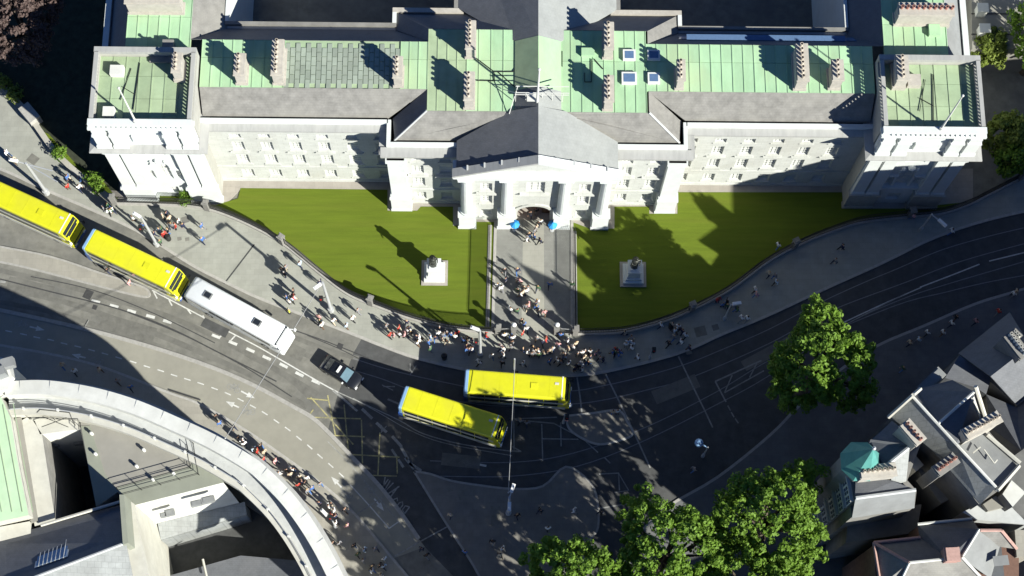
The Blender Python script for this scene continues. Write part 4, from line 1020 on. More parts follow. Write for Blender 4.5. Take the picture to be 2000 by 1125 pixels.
# slate roof: paler sunward slope, shade-dark north slope by colour, and skylights
RZ2 = 18.6
A, B = U3(246, 1060, RZ2), U3(-40, 1168, RZ2)
n1, n2 = U3(236, 986, TZ + .2), U3(-40, 1062, TZ + .2)
t = MB(); t.slab([A, B, n2, n1]); t.build('slate_slope', M['slate_d'], bank)
s1 = (A[0] + .8, A[1] - 4.6, TZ + .2); s2 = (B[0] + .8, B[1] - 4.6, TZ + .2)
t = MB(); t.slab([B, A, s1, s2]); t.build('slate_slope', M['slate_r'], bank)
t = MB(); t.tube(A, B, .14); t.build('ridge_roll', M['lead'], bank)
t = MB(); t.prism([n1[:2], n2[:2], s2[:2], s1[:2]], 0, TZ); t.build('roof_block', M['grey_wall'], bank)
t = MB(); t.tube(U3(80, 1026, TZ + .5), U3(234, 980, TZ + .5), .16); t.build('parapet_rail', M['render'], bank)
def onslope(px, py):
    # height of the north slate slope under an image pixel position
    x, y = U(px, py, 17.2)
    v = Vector((A[0] - B[0], A[1] - B[1])).normalized(); nn = Vector((-v.y, v.x))
    d = (Vector((x, y)) - Vector(A[:2])).dot(nn); D = (Vector(n1[:2]) - Vector(A[:2])).dot(nn)
    return (x, y, RZ2 + (TZ + .2 - RZ2) * d / D)
q = [onslope(*p) for p in ((72, 1068), (137, 1051), (137, 1090), (72, 1112))]
for lift, nm, mm, sh in ((.12, 'skylight', 'frame', 1.0), (.18, 'skylight_pane', 'skylight', .90)):
    cxm = [sum(p[k] for p in q) / 4 for k in range(3)]
    t = MB(); t.slab([tuple(cxm[k] + (p[k] - cxm[k]) * sh + (lift if k == 2 else 0) for k in range(3)) for p in q], .1); so = t.build(nm, M[mm], bank)
for i in range(1, 8):
    a = Vector(q[0]).lerp(Vector(q[1]), i / 8); b = Vector(q[3]).lerp(Vector(q[2]), i / 8)
    t = MB(); t.tube(a + Vector((0, 0, .2)), b + Vector((0, 0, .2)), .035, None, 4); t.build('glazing_bar', M['frame'], bank)
t = MB(); t.prism(line([(-60, 1040), (58, 1018), (60, 1042), (-60, 1072)], 16.0), 0, 16.0); t.build('link_block', M['render'], bank)
# copper roof hall on the left
t = MB(); t.prism(line([(-140, 740), (2, 776), (20, 815), (34, 900), (56, 1006), (-140, 1050)], 17.6), 0, 17.6, 0, 1); t.build('copper_hall', [M['copper_p'], M['render']], bank)
for k in range(5):
    x0 = -60 + k * 20
    t = MB(); t.ribbon(line([(x0 + 6, 800 - k * 3), (x0 + 44, 1000)], 17.6), .07, 17.6, 17.66); t.build('copper_seam', M['copper_w'], bank)
t = MB(); t.prism(line([(-30, 690), (10, 700), (24, 735), (16, 760), (-30, 770)], 18.0), 0, 18.0); t.build('end_pier', M['render_w'], bank)
t = MB(); x, y = U(14, 712, 18.2); t.obox(x, y, .3, 1.5, .9, 18, 18.9); t.obox(x - .3, y - .9, .4, .8, .8, 18, 19.4); t.build('roof_plant', M['concrete'], bank)
t = MB(); t.prism(line([(300, 1010), (440, 960), (560, 1040), (620, 1110), (640, 1200), (300, 1200)], .2), .1, .2); t.build('yard_floor', M['asphalt_d'], bank)  # floor darkened so the yards' shade sits in its colour
t = MB(); t.prism(line([(85, 860), (160, 850), (200, 1010), (110, 1040)], .2), .1, .2); t.build('yard_floor', M['asphalt_d'], bank)
# low roofs and kit down in the yards
t = MB(); t.slab([U3(308, 1022, 5.0), U3(478, 980, 5.0), U3(482, 1004, 4.2), U3(314, 1054, 4.2)]); t.prism(line([(310, 1026), (478, 984), (482, 1006), (316, 1056)], 4.1), 0, 4.1); t.build('yard_roof', M['slate_r'], bank)
t = MB(); t.prism(line([(318, 1128), (470, 1085), (640, 1100), (640, 1180), (320, 1180)], 2.6), 0, 2.6); t.build('yard_roof', M['slate_d'], bank)
t = MB(); t.tube(U3(396, 1092, 3.2), U3(404, 1128, 3.2), .12); t.build('yard_pipe', M['render'], bank)
for i, (px, py, w, d, z, a) in enumerate([(103, 864, 1.0, .7, 11, .1), (93, 884, .6, 1.2, 11, .15), (99, 908, .5, 1.1, 11, .15), (106, 968, .5, 1.1, 11, .15), (153, 862, .9, .5, 11, .1), (330, 1000, .9, .6, 12.5, .25), (318, 1005, .6, .4, 12.5, .25), (405, 975, 1.2, .6, 14.6, .25), (382, 982, 1.0, .5, 14.6, .25)]):
    x, y = U(px, py, z); t = MB(); t.obox(x, y, a, w, d, z - .7, z); t.obox(x, y, a, w * .7, d * .7, z, z + .05); t.build('air_unit', M['concrete'], bank)
# roof-top guard rails
for nm, pts in [('a', [(226, 952), (370, 912), (364, 868)]), ('b', [(236, 964), (386, 924), (376, 864)]), ('c', [(72, 806), (78, 800), (136, 806), (143, 826)]), ('d', [(54, 815), (152, 818), (154, 842)])]:
    t = MB(); P = [U3(a, b, TZ + 1.0) for a, b in pts]
    t.path(P, .032, 4); t.path([(p[0], p[1], TZ + .55) for p in P], .022, 4)
    for i in range(len(P) - 1):
        k = max(2, int(math.dist(P[i], P[i + 1]) / 1.6))
        for j in range(k + 1):
            u = Vector(P[i]).lerp(Vector(P[i + 1]), j / k); t.tube((u.x, u.y, TZ), (u.x, u.y, TZ + 1.0), .028, None, 4)
    t.build('guard_rail', M['iron'], bank)
x, y = U(112, 826, TZ); t = MB()
for a, b in [((-1.2, -.6), (1.3, .4)), ((1.3, -.6), (-1.2, .4))]: t.tube((x + a[0], y + a[1], TZ + .9), (x + b[0], y + b[1], TZ + .9), .04, None, 4)
t.build('rail_brace', M['iron'], bank)
for px, py in ((180, 848), (188, 888), (300, 938), (340, 926), (268, 912), (282, 880)):
    x, y = U(px, py, TZ); t = MB(); t.cyl(x, y, .16, .13, TZ, TZ + .5, 8); t.ball((x, y, TZ + .52), .17, 8, 4); t.build('roof_vent', M['render_w'], bank)

# ================================================================== the corner houses
def roofed(name, label, loc, roofs, walls):
    """roofs: (name, material, [(px,py,z)...]); walls: (image pixel polygon at height z, z)"""
    h = thing(name, label, 'building', loc)
    for poly, z, m in walls:
        t = MB(); t.prism(line(poly, z), 0, z); t.build('wall', M[m], h)
    for nm, m, pts in roofs:
        t = MB(); t.slab([U3(*p) for p in pts], .14); t.build(nm, M[m], h)
    return h
def rolls(h, items, m='lead', r=.13, nm='ridge_tiles'):
    for a, b in items:
        t = MB(); A, B = Vector(U3(*a)), Vector(U3(*b)); t.tube(A + Vector((0, 0, .08)), B + Vector((0, 0, .08)), r, None, 6); t.build(nm, M[m], h)
def stack2(h, a, b, w, z0, hh, m='brickchim', pot='pot', n=6):
    (x0, y0), (x1, y1) = U(*a, z0 + hh), U(*b, z0 + hh)
    ang = math.atan2(y1 - y0, x1 - x0); L = math.dist((x0, y0), (x1, y1)); cx, cy = (x0 + x1) / 2, (y0 + y1) / 2
    t = MB(); t.obox(cx, cy, ang, L, w, z0 - 4, z0 + hh - .4); t.obox(cx, cy, ang, L + .2, w + .2, z0 + hh - .4, z0 + hh - .2); t.obox(cx, cy, ang, L + .05, w + .05, z0 + hh - .2, z0 + hh)
    c = t.build('chimney_stack', M[m], h)
    pm = MB(); pm.cyl(0, 0, .17, .13, 0, .6, 8); pm.cyl(0, 0, .1, .1, .6, .605, 8, 1); pme = pm.mesh('chimney_pot', [M[pot], M['dark']])
    for i in range(n):
        f_ = (i + .5) / n; inst('chimney_pot', pme, c, (x0 + (x1 - x0) * f_, y0 + (y1 - y0) * f_, z0 + hh))
# gothic house with crossing ridges
h2 = roofed('gabled_house', 'grey gabled house with crossing slate ridges and stone gable copings', U3(1840, 900, 0), [
    ('roof_slope', 'slate_r', [(1783, 776, 21.5), (1868, 869, 21.5), (1822, 880, 18.6), (1737, 812, 18.6)]),
    ('roof_slope', 'slate_d', [(1783, 776, 21.5), (1832, 828, 21.5), (1792, 760, 18.4)]),
    ('roof_slope', 'slate_d', [(1832, 828, 21.5), (1903, 765, 21.5), (1860, 742, 18.4), (1792, 760, 18.4)]),
    ('roof_slope', 'slate_d', [(1832, 828, 21.5), (1903, 765, 21.5), (1925, 832, 18.4), (1868, 869, 21.5)]),  # chimney's shadow put into this slope by the dark slate
    ('roof_slope', 'slate_r', [(1868, 869, 21.5), (1945, 952, 21.0), (1915, 985, 18.6), (1822, 880, 18.6)]),
    ('flat_roof', 'concrete', [(1868, 869, 20.6), (1925, 845, 19.8), (1992, 908, 19.8), (1945, 960, 20.6)]),
    ], [([(1740, 815), (1795, 762), (1860, 745), (1925, 835), (1990, 910), (1945, 962), (1912, 985), (1822, 882)], 18.3, 'grey_wall')])
rolls(h2, [((1783, 776, 21.5), (1868, 869, 21.5)), ((1832, 828, 21.5), (1903, 765, 21.5)), ((1868, 869, 21.5), (1945, 952, 21.0))], 'render_w', .14)
rolls(h2, [((1735, 815, 18.8), (1783, 772, 21.9)), ((1783, 772, 21.9), (1797, 760, 20.5)), ((1905, 755, 22.1), (1928, 828, 19.0)), ((1898, 775, 21.6), (1915, 826, 18.8)), ((1928, 850, 20.0), (1992, 905, 20.0)), ((1990, 910, 20.0), (1948, 958, 20.8))], 'render', .2, 'gable_coping')
t = MB(); x, y = U(1908, 748, 22.3); t.obox(x, y, .8, 1.0, .7, 15.0, 18.2); t.obox(x, y, .8, .6, .5, 18.2, 18.9); t.ball((x, y, 19.1), .25); t.build('gable_finial', M['render'], h2)
t = MB(); x, y = U(1843, 721, 21.2); t.obox(x, y, .75, 2.6, .8, 10, 17.2); t.obox(x, y, .75, 2.9, 1.1, 16.7, 16.95); t.build('gable_parapet', M['concrete'], h2)
stack2(h2, (1886, 848), (1953, 812), 1.0, 20.0, 3.2, 'brickchim', 'pot', 8)
stack2(h2, (1830, 920), (1868, 893), 1.0, 19.0, 2.6, 'grey_wall', 'potred', 5)
t = MB(); x, y = U(1805, 885, 21.0); t.obox(x, y, -.9, 1.6, 1.0, 12, 17.2); t.build('chimney_stack', M['render'], h2)
t = MB(); t.prism(line([(1785, 908), (1814, 892), (1860, 972), (1838, 984)], 12.5), 0, 12.5); t.build('flat_roof', M['concrete'], h2)
for p in ([(1900, 885), (1915, 873)], [(1922, 878), (1942, 905), (1948, 898)]):
    t = MB(); t.path([U3(a, b, 20.8) for a, b in p], .07, 4); t.build('roof_pipe', M['render'], h2)
t = MB(); t.prism(line([(1958, 965), (1976, 938), (2003, 962), (1978, 990)], 18.0), 0, 18.0, 0, 1); t.build('white_penthouse', [M['render_w'], M['grey_wall']], h2)
t = MB(); t.prism(line([(1880, 1000), (1955, 965), (1980, 995), (2010, 1025), (1905, 1015)], 15.5), 0, 15.5); t.build('flat_roof', M['lead'], h2)
t = MB(); t.prism(line([(1920, 985), (1945, 968), (1972, 988), (1930, 998)], 16.2), 15.0, 16.2); t.build('flat_roof', M['felt'], h2)
for a, b in (((1868, 990), (1890, 978)), ((1872, 996), (1900, 986))):
    t = MB(); t.tube(U3(*a, 12.5), U3(*b, 12.5), .12, None, 4); t.build('roof_pipe', M['render'], h2)
# turret house
h1 = roofed('turret_house', 'dark stone corner house with a turquoise copper turret spire', U3(1640, 970, 0), [
    ('roof_slope', 'slate_d', [(1700, 858, 20.2), (1775, 868, 21.2), (1728, 912, 21.2), (1690, 900, 19.4)]),
    ('roof_slope', 'slate_r', [(1728, 912, 21.2), (1777, 872, 21.2), (1770, 940, 19.8), (1740, 950, 19.8), (1742, 915, 20.7)]),
    ('roof_slope', 'slate_d', [(1672, 920, 19.7), (1745, 940, 20.2), (1785, 955, 20.2), (1670, 972, 20.2)]),
    ('roof_slope', 'slate_d', [(1692, 870, 19.5), (1742, 822, 19.5), (1800, 866, 22.4), (1776, 870, 21.4)]),
    ('mansard_slope', 'concrete', [(1671, 973, 20.2), (1788, 957, 20.2), (1786, 992, 16.8), (1664, 1012, 16.8)]),
    ], [([(1655, 905), (1690, 868), (1742, 824), (1798, 868), (1772, 938), (1790, 958), (1668, 978)], 19.4, 'grey_wall'), ([(1664, 1010), (1786, 990), (1790, 960), (1660, 975)], 16.7, 'grey_wall'), ([(1652, 1060), (1790, 1040), (1800, 985), (1658, 1004)], 11.0, 'grey_wall')])
rolls(h1, [((1671, 973, 20.2), (1788, 957, 20.2)), ((1728, 912, 21.2), (1777, 872, 21.2))], 'lead', .18)
stack2(h1, (1682, 922), (1750, 915), 1.1, 19.7, 2.4, 'brickchim', 'pot', 7)
stack2(h1, (1768, 825), (1800, 862), 1.1, 19.5, 4.0, 'brickchim', 'potred', 5)
x, y = U(1684, 898, 21.2)
t = MB(); t.cyl(x, y, 1.7, 1.7, 0, 20.2, 8, 0, .5); t.cyl(x, y, 1.85, 1.85, 19.8, 20.4, 8, 0, .5); t.build('turret', M['grey_wall'], h1)
t = MB(); t.cyl(x, y, 1.95, .08, 20.4, 25.6, 8, 0, .5); t.build('turret_spire', M['turq'], h1)
t = MB(); t.cyl(x, y, .06, .05, 25.4, 26.6, 6); t.ball((x, y, 26.1), .2); t.build('finial', M['pole'], h1)
# windows of the shaded street front of the turret house
fa, fb = U(1655, 905, 19.4), U(1668, 978, 19.4)
fx = Vector((fb[0] - fa[0], fb[1] - fa[1])); FL = fx.length; fx.normalize(); fang = math.atan2(fx.y, fx.x); fn = Vector((fx.y, -fx.x))
if fn.x > 0: fn = -fn
for i in range(4):
    for k, z in enumerate((2.2, 6.2, 10.2, 14.0, 17.3)):
        p = Vector(fa) + fx * (FL * (i + .5) / 4) + fn * .06
        window(h1, p.x, p.y, z, .85, 1.9, 'glass', 2, 2, fang)
for z in (4.1, 8.2, 12.1, 15.8, 18.9):
    t = MB(); m_ = (Vector(fa) + Vector(fb)) / 2 + fn * .1; t.obox(m_.x, m_.y, fang, FL, .35, z, z + .25); t.build('string_course', M['render'], h1)
# hipped house with pink ridge tiles
h3 = roofed('hipped_house', 'slate hipped house with pink ridge tiles and short brick chimney', U3(1820, 1110, 0), [
    ('roof_slope', 'slate_d', [(1706, 1060, 15.3), (1797, 1050, 15.3), (1852, 1091, 17.8), (1776, 1099, 17.8)]),
    ('roof_slope', 'slate', [(1706, 1060, 15.3), (1776, 1099, 17.8), (1752, 1145, 15.3), (1718, 1145, 15.3)]),
    ('roof_slope', 'slate', [(1776, 1099, 17.8), (1878, 1088, 17.8), (1945, 1160, 15.3), (1745, 1160, 15.3)]),
    ('roof_slope', 'slate_d', [(1792, 1024, 15.3), (1898, 1013, 15.8), (1912, 1034, 17.8), (1876, 1089, 17.8), (1852, 1091, 17.8), (1797, 1050, 15.3)]),
    ('roof_slope', 'concrete', [(1912, 1034, 17.8), (1955, 1060, 16.3), (1962, 1130, 16.3), (1935, 1130, 15.8), (1876, 1089, 17.8)]),
    ('roof_slope', 'slate', [(1914, 1036, 17.8), (1955, 1036, 17.8), (1985, 1072, 16.2), (1925, 1064, 16.4)]),
    ], [([(1708, 1064), (1796, 1054), (1796, 1026), (1898, 1014), (1912, 1036), (1962, 1040), (1990, 1075), (1990, 1200), (1712, 1200)], 15.2, 'redbrick')])
rolls(h3, [((1706, 1060, 15.4), (1776, 1099, 17.8)), ((1706, 1060, 15.5), (1797, 1050, 15.5)), ((1914, 1036, 17.8), (1955, 1036, 17.8)), ((1955, 1036, 17.8), (1985, 1072, 16.3)), ((1706, 1060, 15.5), (1720, 1145, 15.5))], 'pinktile', .16)
rolls(h3, [((1776, 1099, 17.8), (1845, 1092, 17.8)), ((1878, 1088, 17.8), (1945, 1160, 15.4)), ((1912, 1034, 17.8), (1880, 1086, 17.8)), ((1792, 1024, 15.5), (1898, 1013, 16.0)), ((1776, 1099, 17.8), (1748, 1158, 15.4))], 'render_w', .14)
t = MB(); x, y = U(1862, 1082, 19.0); t.obox(x, y, .05, 1.25, 1.2, 15, 19.0); t.obox(x, y, .05, 1.4, 1.35, 18.5, 18.7); t.build('chimney_stack', M['pinktile'], h3)
t = MB(); x, y = U(1862, 1104, 17.4); t.obox(x, y, .05, 1.6, .5, 13.0, 13.9); t.build('chimney_flashing', M['lead'], h3)
t = MB(); x, y = U(1955, 1095, 17.0); t.obox(x, y, .1, 1.7, 1.2, 12, 13.2); so = t.build('skylight', M['frame'], h3); t = MB(); t.obox(x, y, .1, 1.4, .9, 16.99, 17.04); t.build('pane', M['concrete'], so)
t = MB(); t.prism(line([(1982, 1035), (2020, 1035), (2020, 1085), (1986, 1088)], 15.8), 0, 15.8); t.build('timber_deck', M['paving2'], h3)
t = MB(); t.prism(line([(1682, 1092), (1700, 1090), (1706, 1140), (1688, 1140)], 8.0), 0, 8.0); t.build('rear_dormer', M['render'], h3)
t = MB(); t.slab([U3(1664, 1046, 9.2), U3(1728, 1038, 9.2), U3(1728, 1046, 9.1), U3(1664, 1054, 9.1)], .2); t.build('blue_canopy', M['skylight'], h1)
# dark terrace of houses down the right-hand street
roofs4 = [('roof_slope', 'slate_d', [(1872, 690, 15.7), (1972, 610, 15.7), (2012, 675, 20.2), (1935, 735, 20.2)]),
          ('roof_slope', 'slate_d', [(1935, 735, 20.2), (2012, 675, 20.2), (2042, 748, 15.7), (1985, 790, 15.7)])]
h4 = roofed('terrace_house', 'dark slate terrace house with a row of white chimney pots', U3(1975, 720, 0), roofs4, [([(1874, 692), (1973, 612), (2043, 748), (1987, 792)], 15.6, 'grey_wall')])
stack2(h4, (1970, 652), (2003, 694), 1.1, 18.5, 3.0, 'grey_wall', 'render_w', 7)
stack2(h4, (1978, 648), (1990, 660), .9, 18.5, 2.6, 'grey_wall', 'render_w', 3)
t = MB(); t.prism(line([(1846, 738), (1874, 694), (1936, 737), (1926, 770), (1906, 757)], 16.5), 0, 16.5); t.build('side_wing', M['slate_d'], h4)  # added block, fills the gap that let a light streak through
h5 = roofed('shade_infill_building', 'added low dark slate infill behind the slate terrace house', U3(1960, 830, 0), [('roof_slope', 'slate_d', [(1926, 770, 15.5), (1987, 796, 15.5), (2050, 752, 15.5), (2095, 800, 18.5), (1995, 880, 18.0), (1935, 835, 15.5)])],
    [([(1928, 772), (1987, 798), (2050, 754), (2090, 800), (1995, 880), (1936, 833)], 15.2, 'grey_wall')])  # added mass between the houses, blocks a streak of sun
def block(name, label, foot, h, top='slate_d', wall='redbrick'):
    o = thing(name, label, 'building', (foot[0][0], foot[0][1], 0))
    t = MB(); t.prism(foot, 0, h, 0, 1); t.build('block', [M[top], M[wall]], o)
    cx = sum(p[0] for p in foot) / len(foot); cy = sum(p[1] for p in foot) / len(foot)
    t = MB(); P = [(p[0] + (cx - p[0]) * .02, p[1] + (cy - p[1]) * .02) for p in foot]; P.append(P[0])
    t.ribbon(P, .4, h, h + .7); t.build('parapet', M['render'], o)
    t = MB(); t.obox(cx, cy, .4, 3, 1.2, h, h + 2.2); t.build('chimney_stack', M['brickchim'], o)
    return o
block('unseen_shadow_block', 'tall unseen brick block at the bend of the right-hand street, shaped for its shadow', [(56.2, -18.5), (56.2, -7.0), (64, -5.2), (100, 8), (112, -8), (96, -24), (60, -21)], 26.4)  # out of view; outline and height set to cast the lawn and wing shadows
block('unseen_shadow_block', 'unseen brick block behind the hipped house, added for street shade', [(44, -66), (41, -50), (62, -42), (84, -46), (80, -66)], 20.0)  # out of view; added to keep the central street dark
# ================================================================== vehicles
M['bus_yellow'] = mat('bus_yellow', (0.53, 0.52, 0.012), 0.05, 1.6, 0.4, stain=.5, scol=(.45, .43, .03), spec=.5, coat=.3, rnd=.05)
M['bus_blue'] = mat('bus_blue', (0.03, 0.09, 0.33), 0.04, 1, 0.35, spec=.5, coat=.3)
M['bus_sky'] = mat('bus_light_blue', (0.25, 0.42, 0.65), 0.04, 1, 0.35, spec=.5)
M['bus_cream'] = mat('bus_cream', (0.50, 0.49, 0.44), 0.05, 1, 0.4, stain=.3, scol=(.4, .39, .36))
M['coach_white'] = mat('coach_white', (0.66, 0.68, 0.68), 0.03, 1, 0.35, stain=.2, scol=(.6, .62, .62), spec=.5)
M['car_black'] = mat('car_black', (0.010, 0.011, 0.013), 0.1, 2, 0.22, spec=.6, coat=.5)
M['vglass'] = mat('vehicle_glass', (0.018, 0.022, 0.028), 0.1, 3, 0.06, spec=.7)
M['wglass'] = mat('windscreen_glass', (0.10, 0.16, 0.19), 0.1, 3, 0.08, spec=.8)
M['rubber'] = mat('tyre_rubber', (0.02, 0.02, 0.02), .1, 4, .9)
M['rim'] = mat('wheel_rim', (0.35, 0.35, 0.35), .1, 4, .4, metal=.5)
M['lampw'] = mat('lamp_clear', (0.7, 0.7, 0.68), .05, 4, .2, spec=.6)
M['lampr'] = mat('lamp_red', (0.4, 0.02, 0.02), .05, 4, .3)
def loft(st, m=0, cap=True, r=0.22, k=3):
    """st: (x, half width, z0, z1) stations; rounded-rectangle sections joined along x"""
    mb = MB(); secs = []
    for x, hw, z0, z1 in st:
        q = []
        rr = min(r, hw * .9, (z1 - z0) * .45)
        for cy, cz, a0 in ((hw - rr, z1 - rr, 0), (-hw + rr, z1 - rr, 90), (-hw + rr * .5, z0 + rr * .5, 180), (hw - rr * .5, z0 + rr * .5, 270)):
            r2 = rr if a0 < 180 else rr * .5
            for i in range(k + 1):
                a = R(a0 + 90 * i / k); q.append((x, cy + r2 * math.cos(a), cz + r2 * math.sin(a)))
        secs.append(q)
    n = len(secs[0]); vs = [v for s_ in secs for v in s_]; fs = []
    for j in range(len(secs) - 1):
        for i in range(n): fs.append([j * n + i, j * n + (i + 1) % n, (j + 1) * n + (i + 1) % n, (j + 1) * n + i])
    if cap: fs += [list(range(n - 1, -1, -1)), [(len(secs) - 1) * n + i for i in range(n)]]
    return mb.add(vs, fs, m)
def wheel_mesh(r, w):
    t = MB(); s_ = MB(); N = 16
    for tgt, rr, ww in ((t, r, w), (s_, r * .6, w + .02)):
        vs = [(rr * math.cos(2 * math.pi * i / N), y, rr * math.sin(2 * math.pi * i / N)) for y in (-ww / 2, ww / 2) for i in range(N)]
        tgt.add(vs, [[i, (i + 1) % N, N + (i + 1) % N, N + i] for i in range(N)] + [list(range(N)), list(range(2 * N - 1, N - 1, -1))])
    return t.mesh('wheel', M['rubber']), s_.mesh('rim', M['rim'])
def spawn(name, label, cat, parts, loc, rz, group=None):
    root = thing(name, label, cat, loc, group, rz)
    for nm, me, pos, subs in parts:
        o = bpy.data.objects.new(nm, me); COL.objects.link(o); o.parent = root; o.location = pos
        for n2, m2, p2 in subs:
            c_ = bpy.data.objects.new(n2, m2); COL.objects.link(c_); c_.parent = o; c_.location = p2
    return root
def bx(x0, x1, y0, y1, z0, z1, m, nm):
    t = MB(); t.box(x0, x1, y0, y1, z0, z1); return t.mesh(nm, M[m])
def double_decker():
    P = []
    P.append(('body', loft([(-5.52, 1.15, .45, 4.0), (-5.42, 1.22, .35, 4.22), (-5.0, 1.25, .32, 4.3), (4.4, 1.25, .32, 4.3), (4.75, 1.24, .32, 4.22), (5.0, 1.22, .33, 3.6), (5.25, 1.2, .36, 2.4), (5.38, 1.17, .4, 1.6)], 0).mesh('body', M['bus_yellow'], False), (0, 0, 0), []))
    P.append(('rear_panel', loft([(-5.56, 1.12, .5, 4.05), (-5.44, 1.235, .34, 4.26), (-5.15, 1.262, .31, 4.315)]).mesh('rear_panel', M['bus_sky']), (0, 0, 0), []))
    t = MB(); t.box(-5.58, -5.1, -1.268, 1.268, .4, 2.3); P.append(('rear_skirt', t.mesh('rear_skirt', M['bus_blue']), (0, 0, 0), []))
    for s in (-1, 1):
        P.append(('skirt', bx(-5.05, 5.0, -.02, .02, .34, 1.15, 'bus_cream', 'skirt'), (0, s * 1.255, 0), []))
        P.append(('deck_band', bx(-5.05, 4.7, -.018, .018, 2.35, 2.85, 'bus_cream', 'deck_band'), (0, s * 1.255, 0), []))
        gm = bx(-.72, .72, -.022, .022, -.42, .42, 'vglass', 'window')
        for i in range(6):
            P.append(('window', gm, (-4.15 + i * 1.52, s * 1.252, 3.32), []))
            P.append(('window', gm, (-4.15 + i * 1.52, s * 1.252, 1.78), []))
    fr = MB(); fr.add([(4.80, -1.1, 4.12), (4.80, 1.1, 4.12), (5.09, 1.1, 3.2), (5.09, -1.1, 3.2)], [(0, 1, 2, 3)]); fr.add([(4.83, -1.1, 4.14), (4.83, 1.1, 4.14), (5.12, 1.1, 3.2), (5.12, -1.1, 3.2)], [(3, 2, 1, 0)])
    P.append(('upper_windscreen', fr.mesh('upper_windscreen', M['vglass']), (0, 0, 0), []))
    fr = MB(); fr.add([(5.14, -1.12, 2.9), (5.14, 1.12, 2.9), (5.42, 1.1, 1.3), (5.42, -1.1, 1.3), (5.1, -1.12, 2.9), (5.1, 1.12, 2.9), (5.3, 1.1, 1.3), (5.3, -1.1, 1.3)], [(3, 2, 1, 0), (0, 1, 5, 4), (1, 2, 6, 5), (3, 0, 4, 7)])
    P.append(('windscreen', fr.mesh('windscreen', M['vglass']), (0, 0, 0), []))
    P.append(('destination_display', bx(5.08, 5.17, -.8, .8, 2.93, 3.16, 'dark', 'destination_display'), (0, 0, 0), []))
    P.append(('bumper', bx(5.3, 5.5, -1.1, 1.1, .35, .8, 'bus_blue', 'bumper'), (0, 0, 0), []))
    for s in (-1, 1):
        P.append(('headlight', bx(5.44, 5.54, -.18, .18, .82, 1.02, 'lampw', 'headlight'), (0, s * .85, 0), []))
        P.append(('tail_light', bx(-5.62, -5.56, -.12, .12, .9, 1.4, 'lampr', 'tail_light'), (0, s * .95, 0), []))
        mm = MB(); mm.tube((0, 0, 0), (.35, s * .2, -.05), .03, None, 5); mm.box(.28, .42, s * .2 - .12, s * .2 + .12, -.45, .02); P.append(('mirror', mm.mesh('mirror', M['lampw'] if s < 0 else M['iron']), (5.2, s * 1.15, 2.75), []))
    wt, wr = wheel_mesh(.5, .3)
    for x in (-3.0, 3.1):
        for s in (-1, 1): P.append(('wheel', wt, (x, s * 1.12, .5), [('rim', wr, (0, 0, 0))]))
    P.append(('roof_hatch', bx(-.35, .35, -.3, .3, 4.29, 4.36, 'bus_yellow', 'roof_hatch'), (1.6, 0, 0), [])); P.append(('roof_vent', bx(-.2, .2, -.12, .12, 4.29, 4.34, 'bus_cream', 'roof_vent'), (3.9, .4, 0), []))
    for x in (-3.6, -1.9, -.2, 3.2): P.append(('roof_seam', bx(-.02, .02, -1.05, 1.05, 4.285, 4.312, 'bus_yellow', 'roof_seam'), (x, 0, 0), []))
    t = MB(); t.box(4.42, 4.52, -1.2, 1.2, 4.24, 4.315); P.append(('roof_lip', t.mesh('roof_lip', M['lampw']), (0, 0, 0), []))
    return P
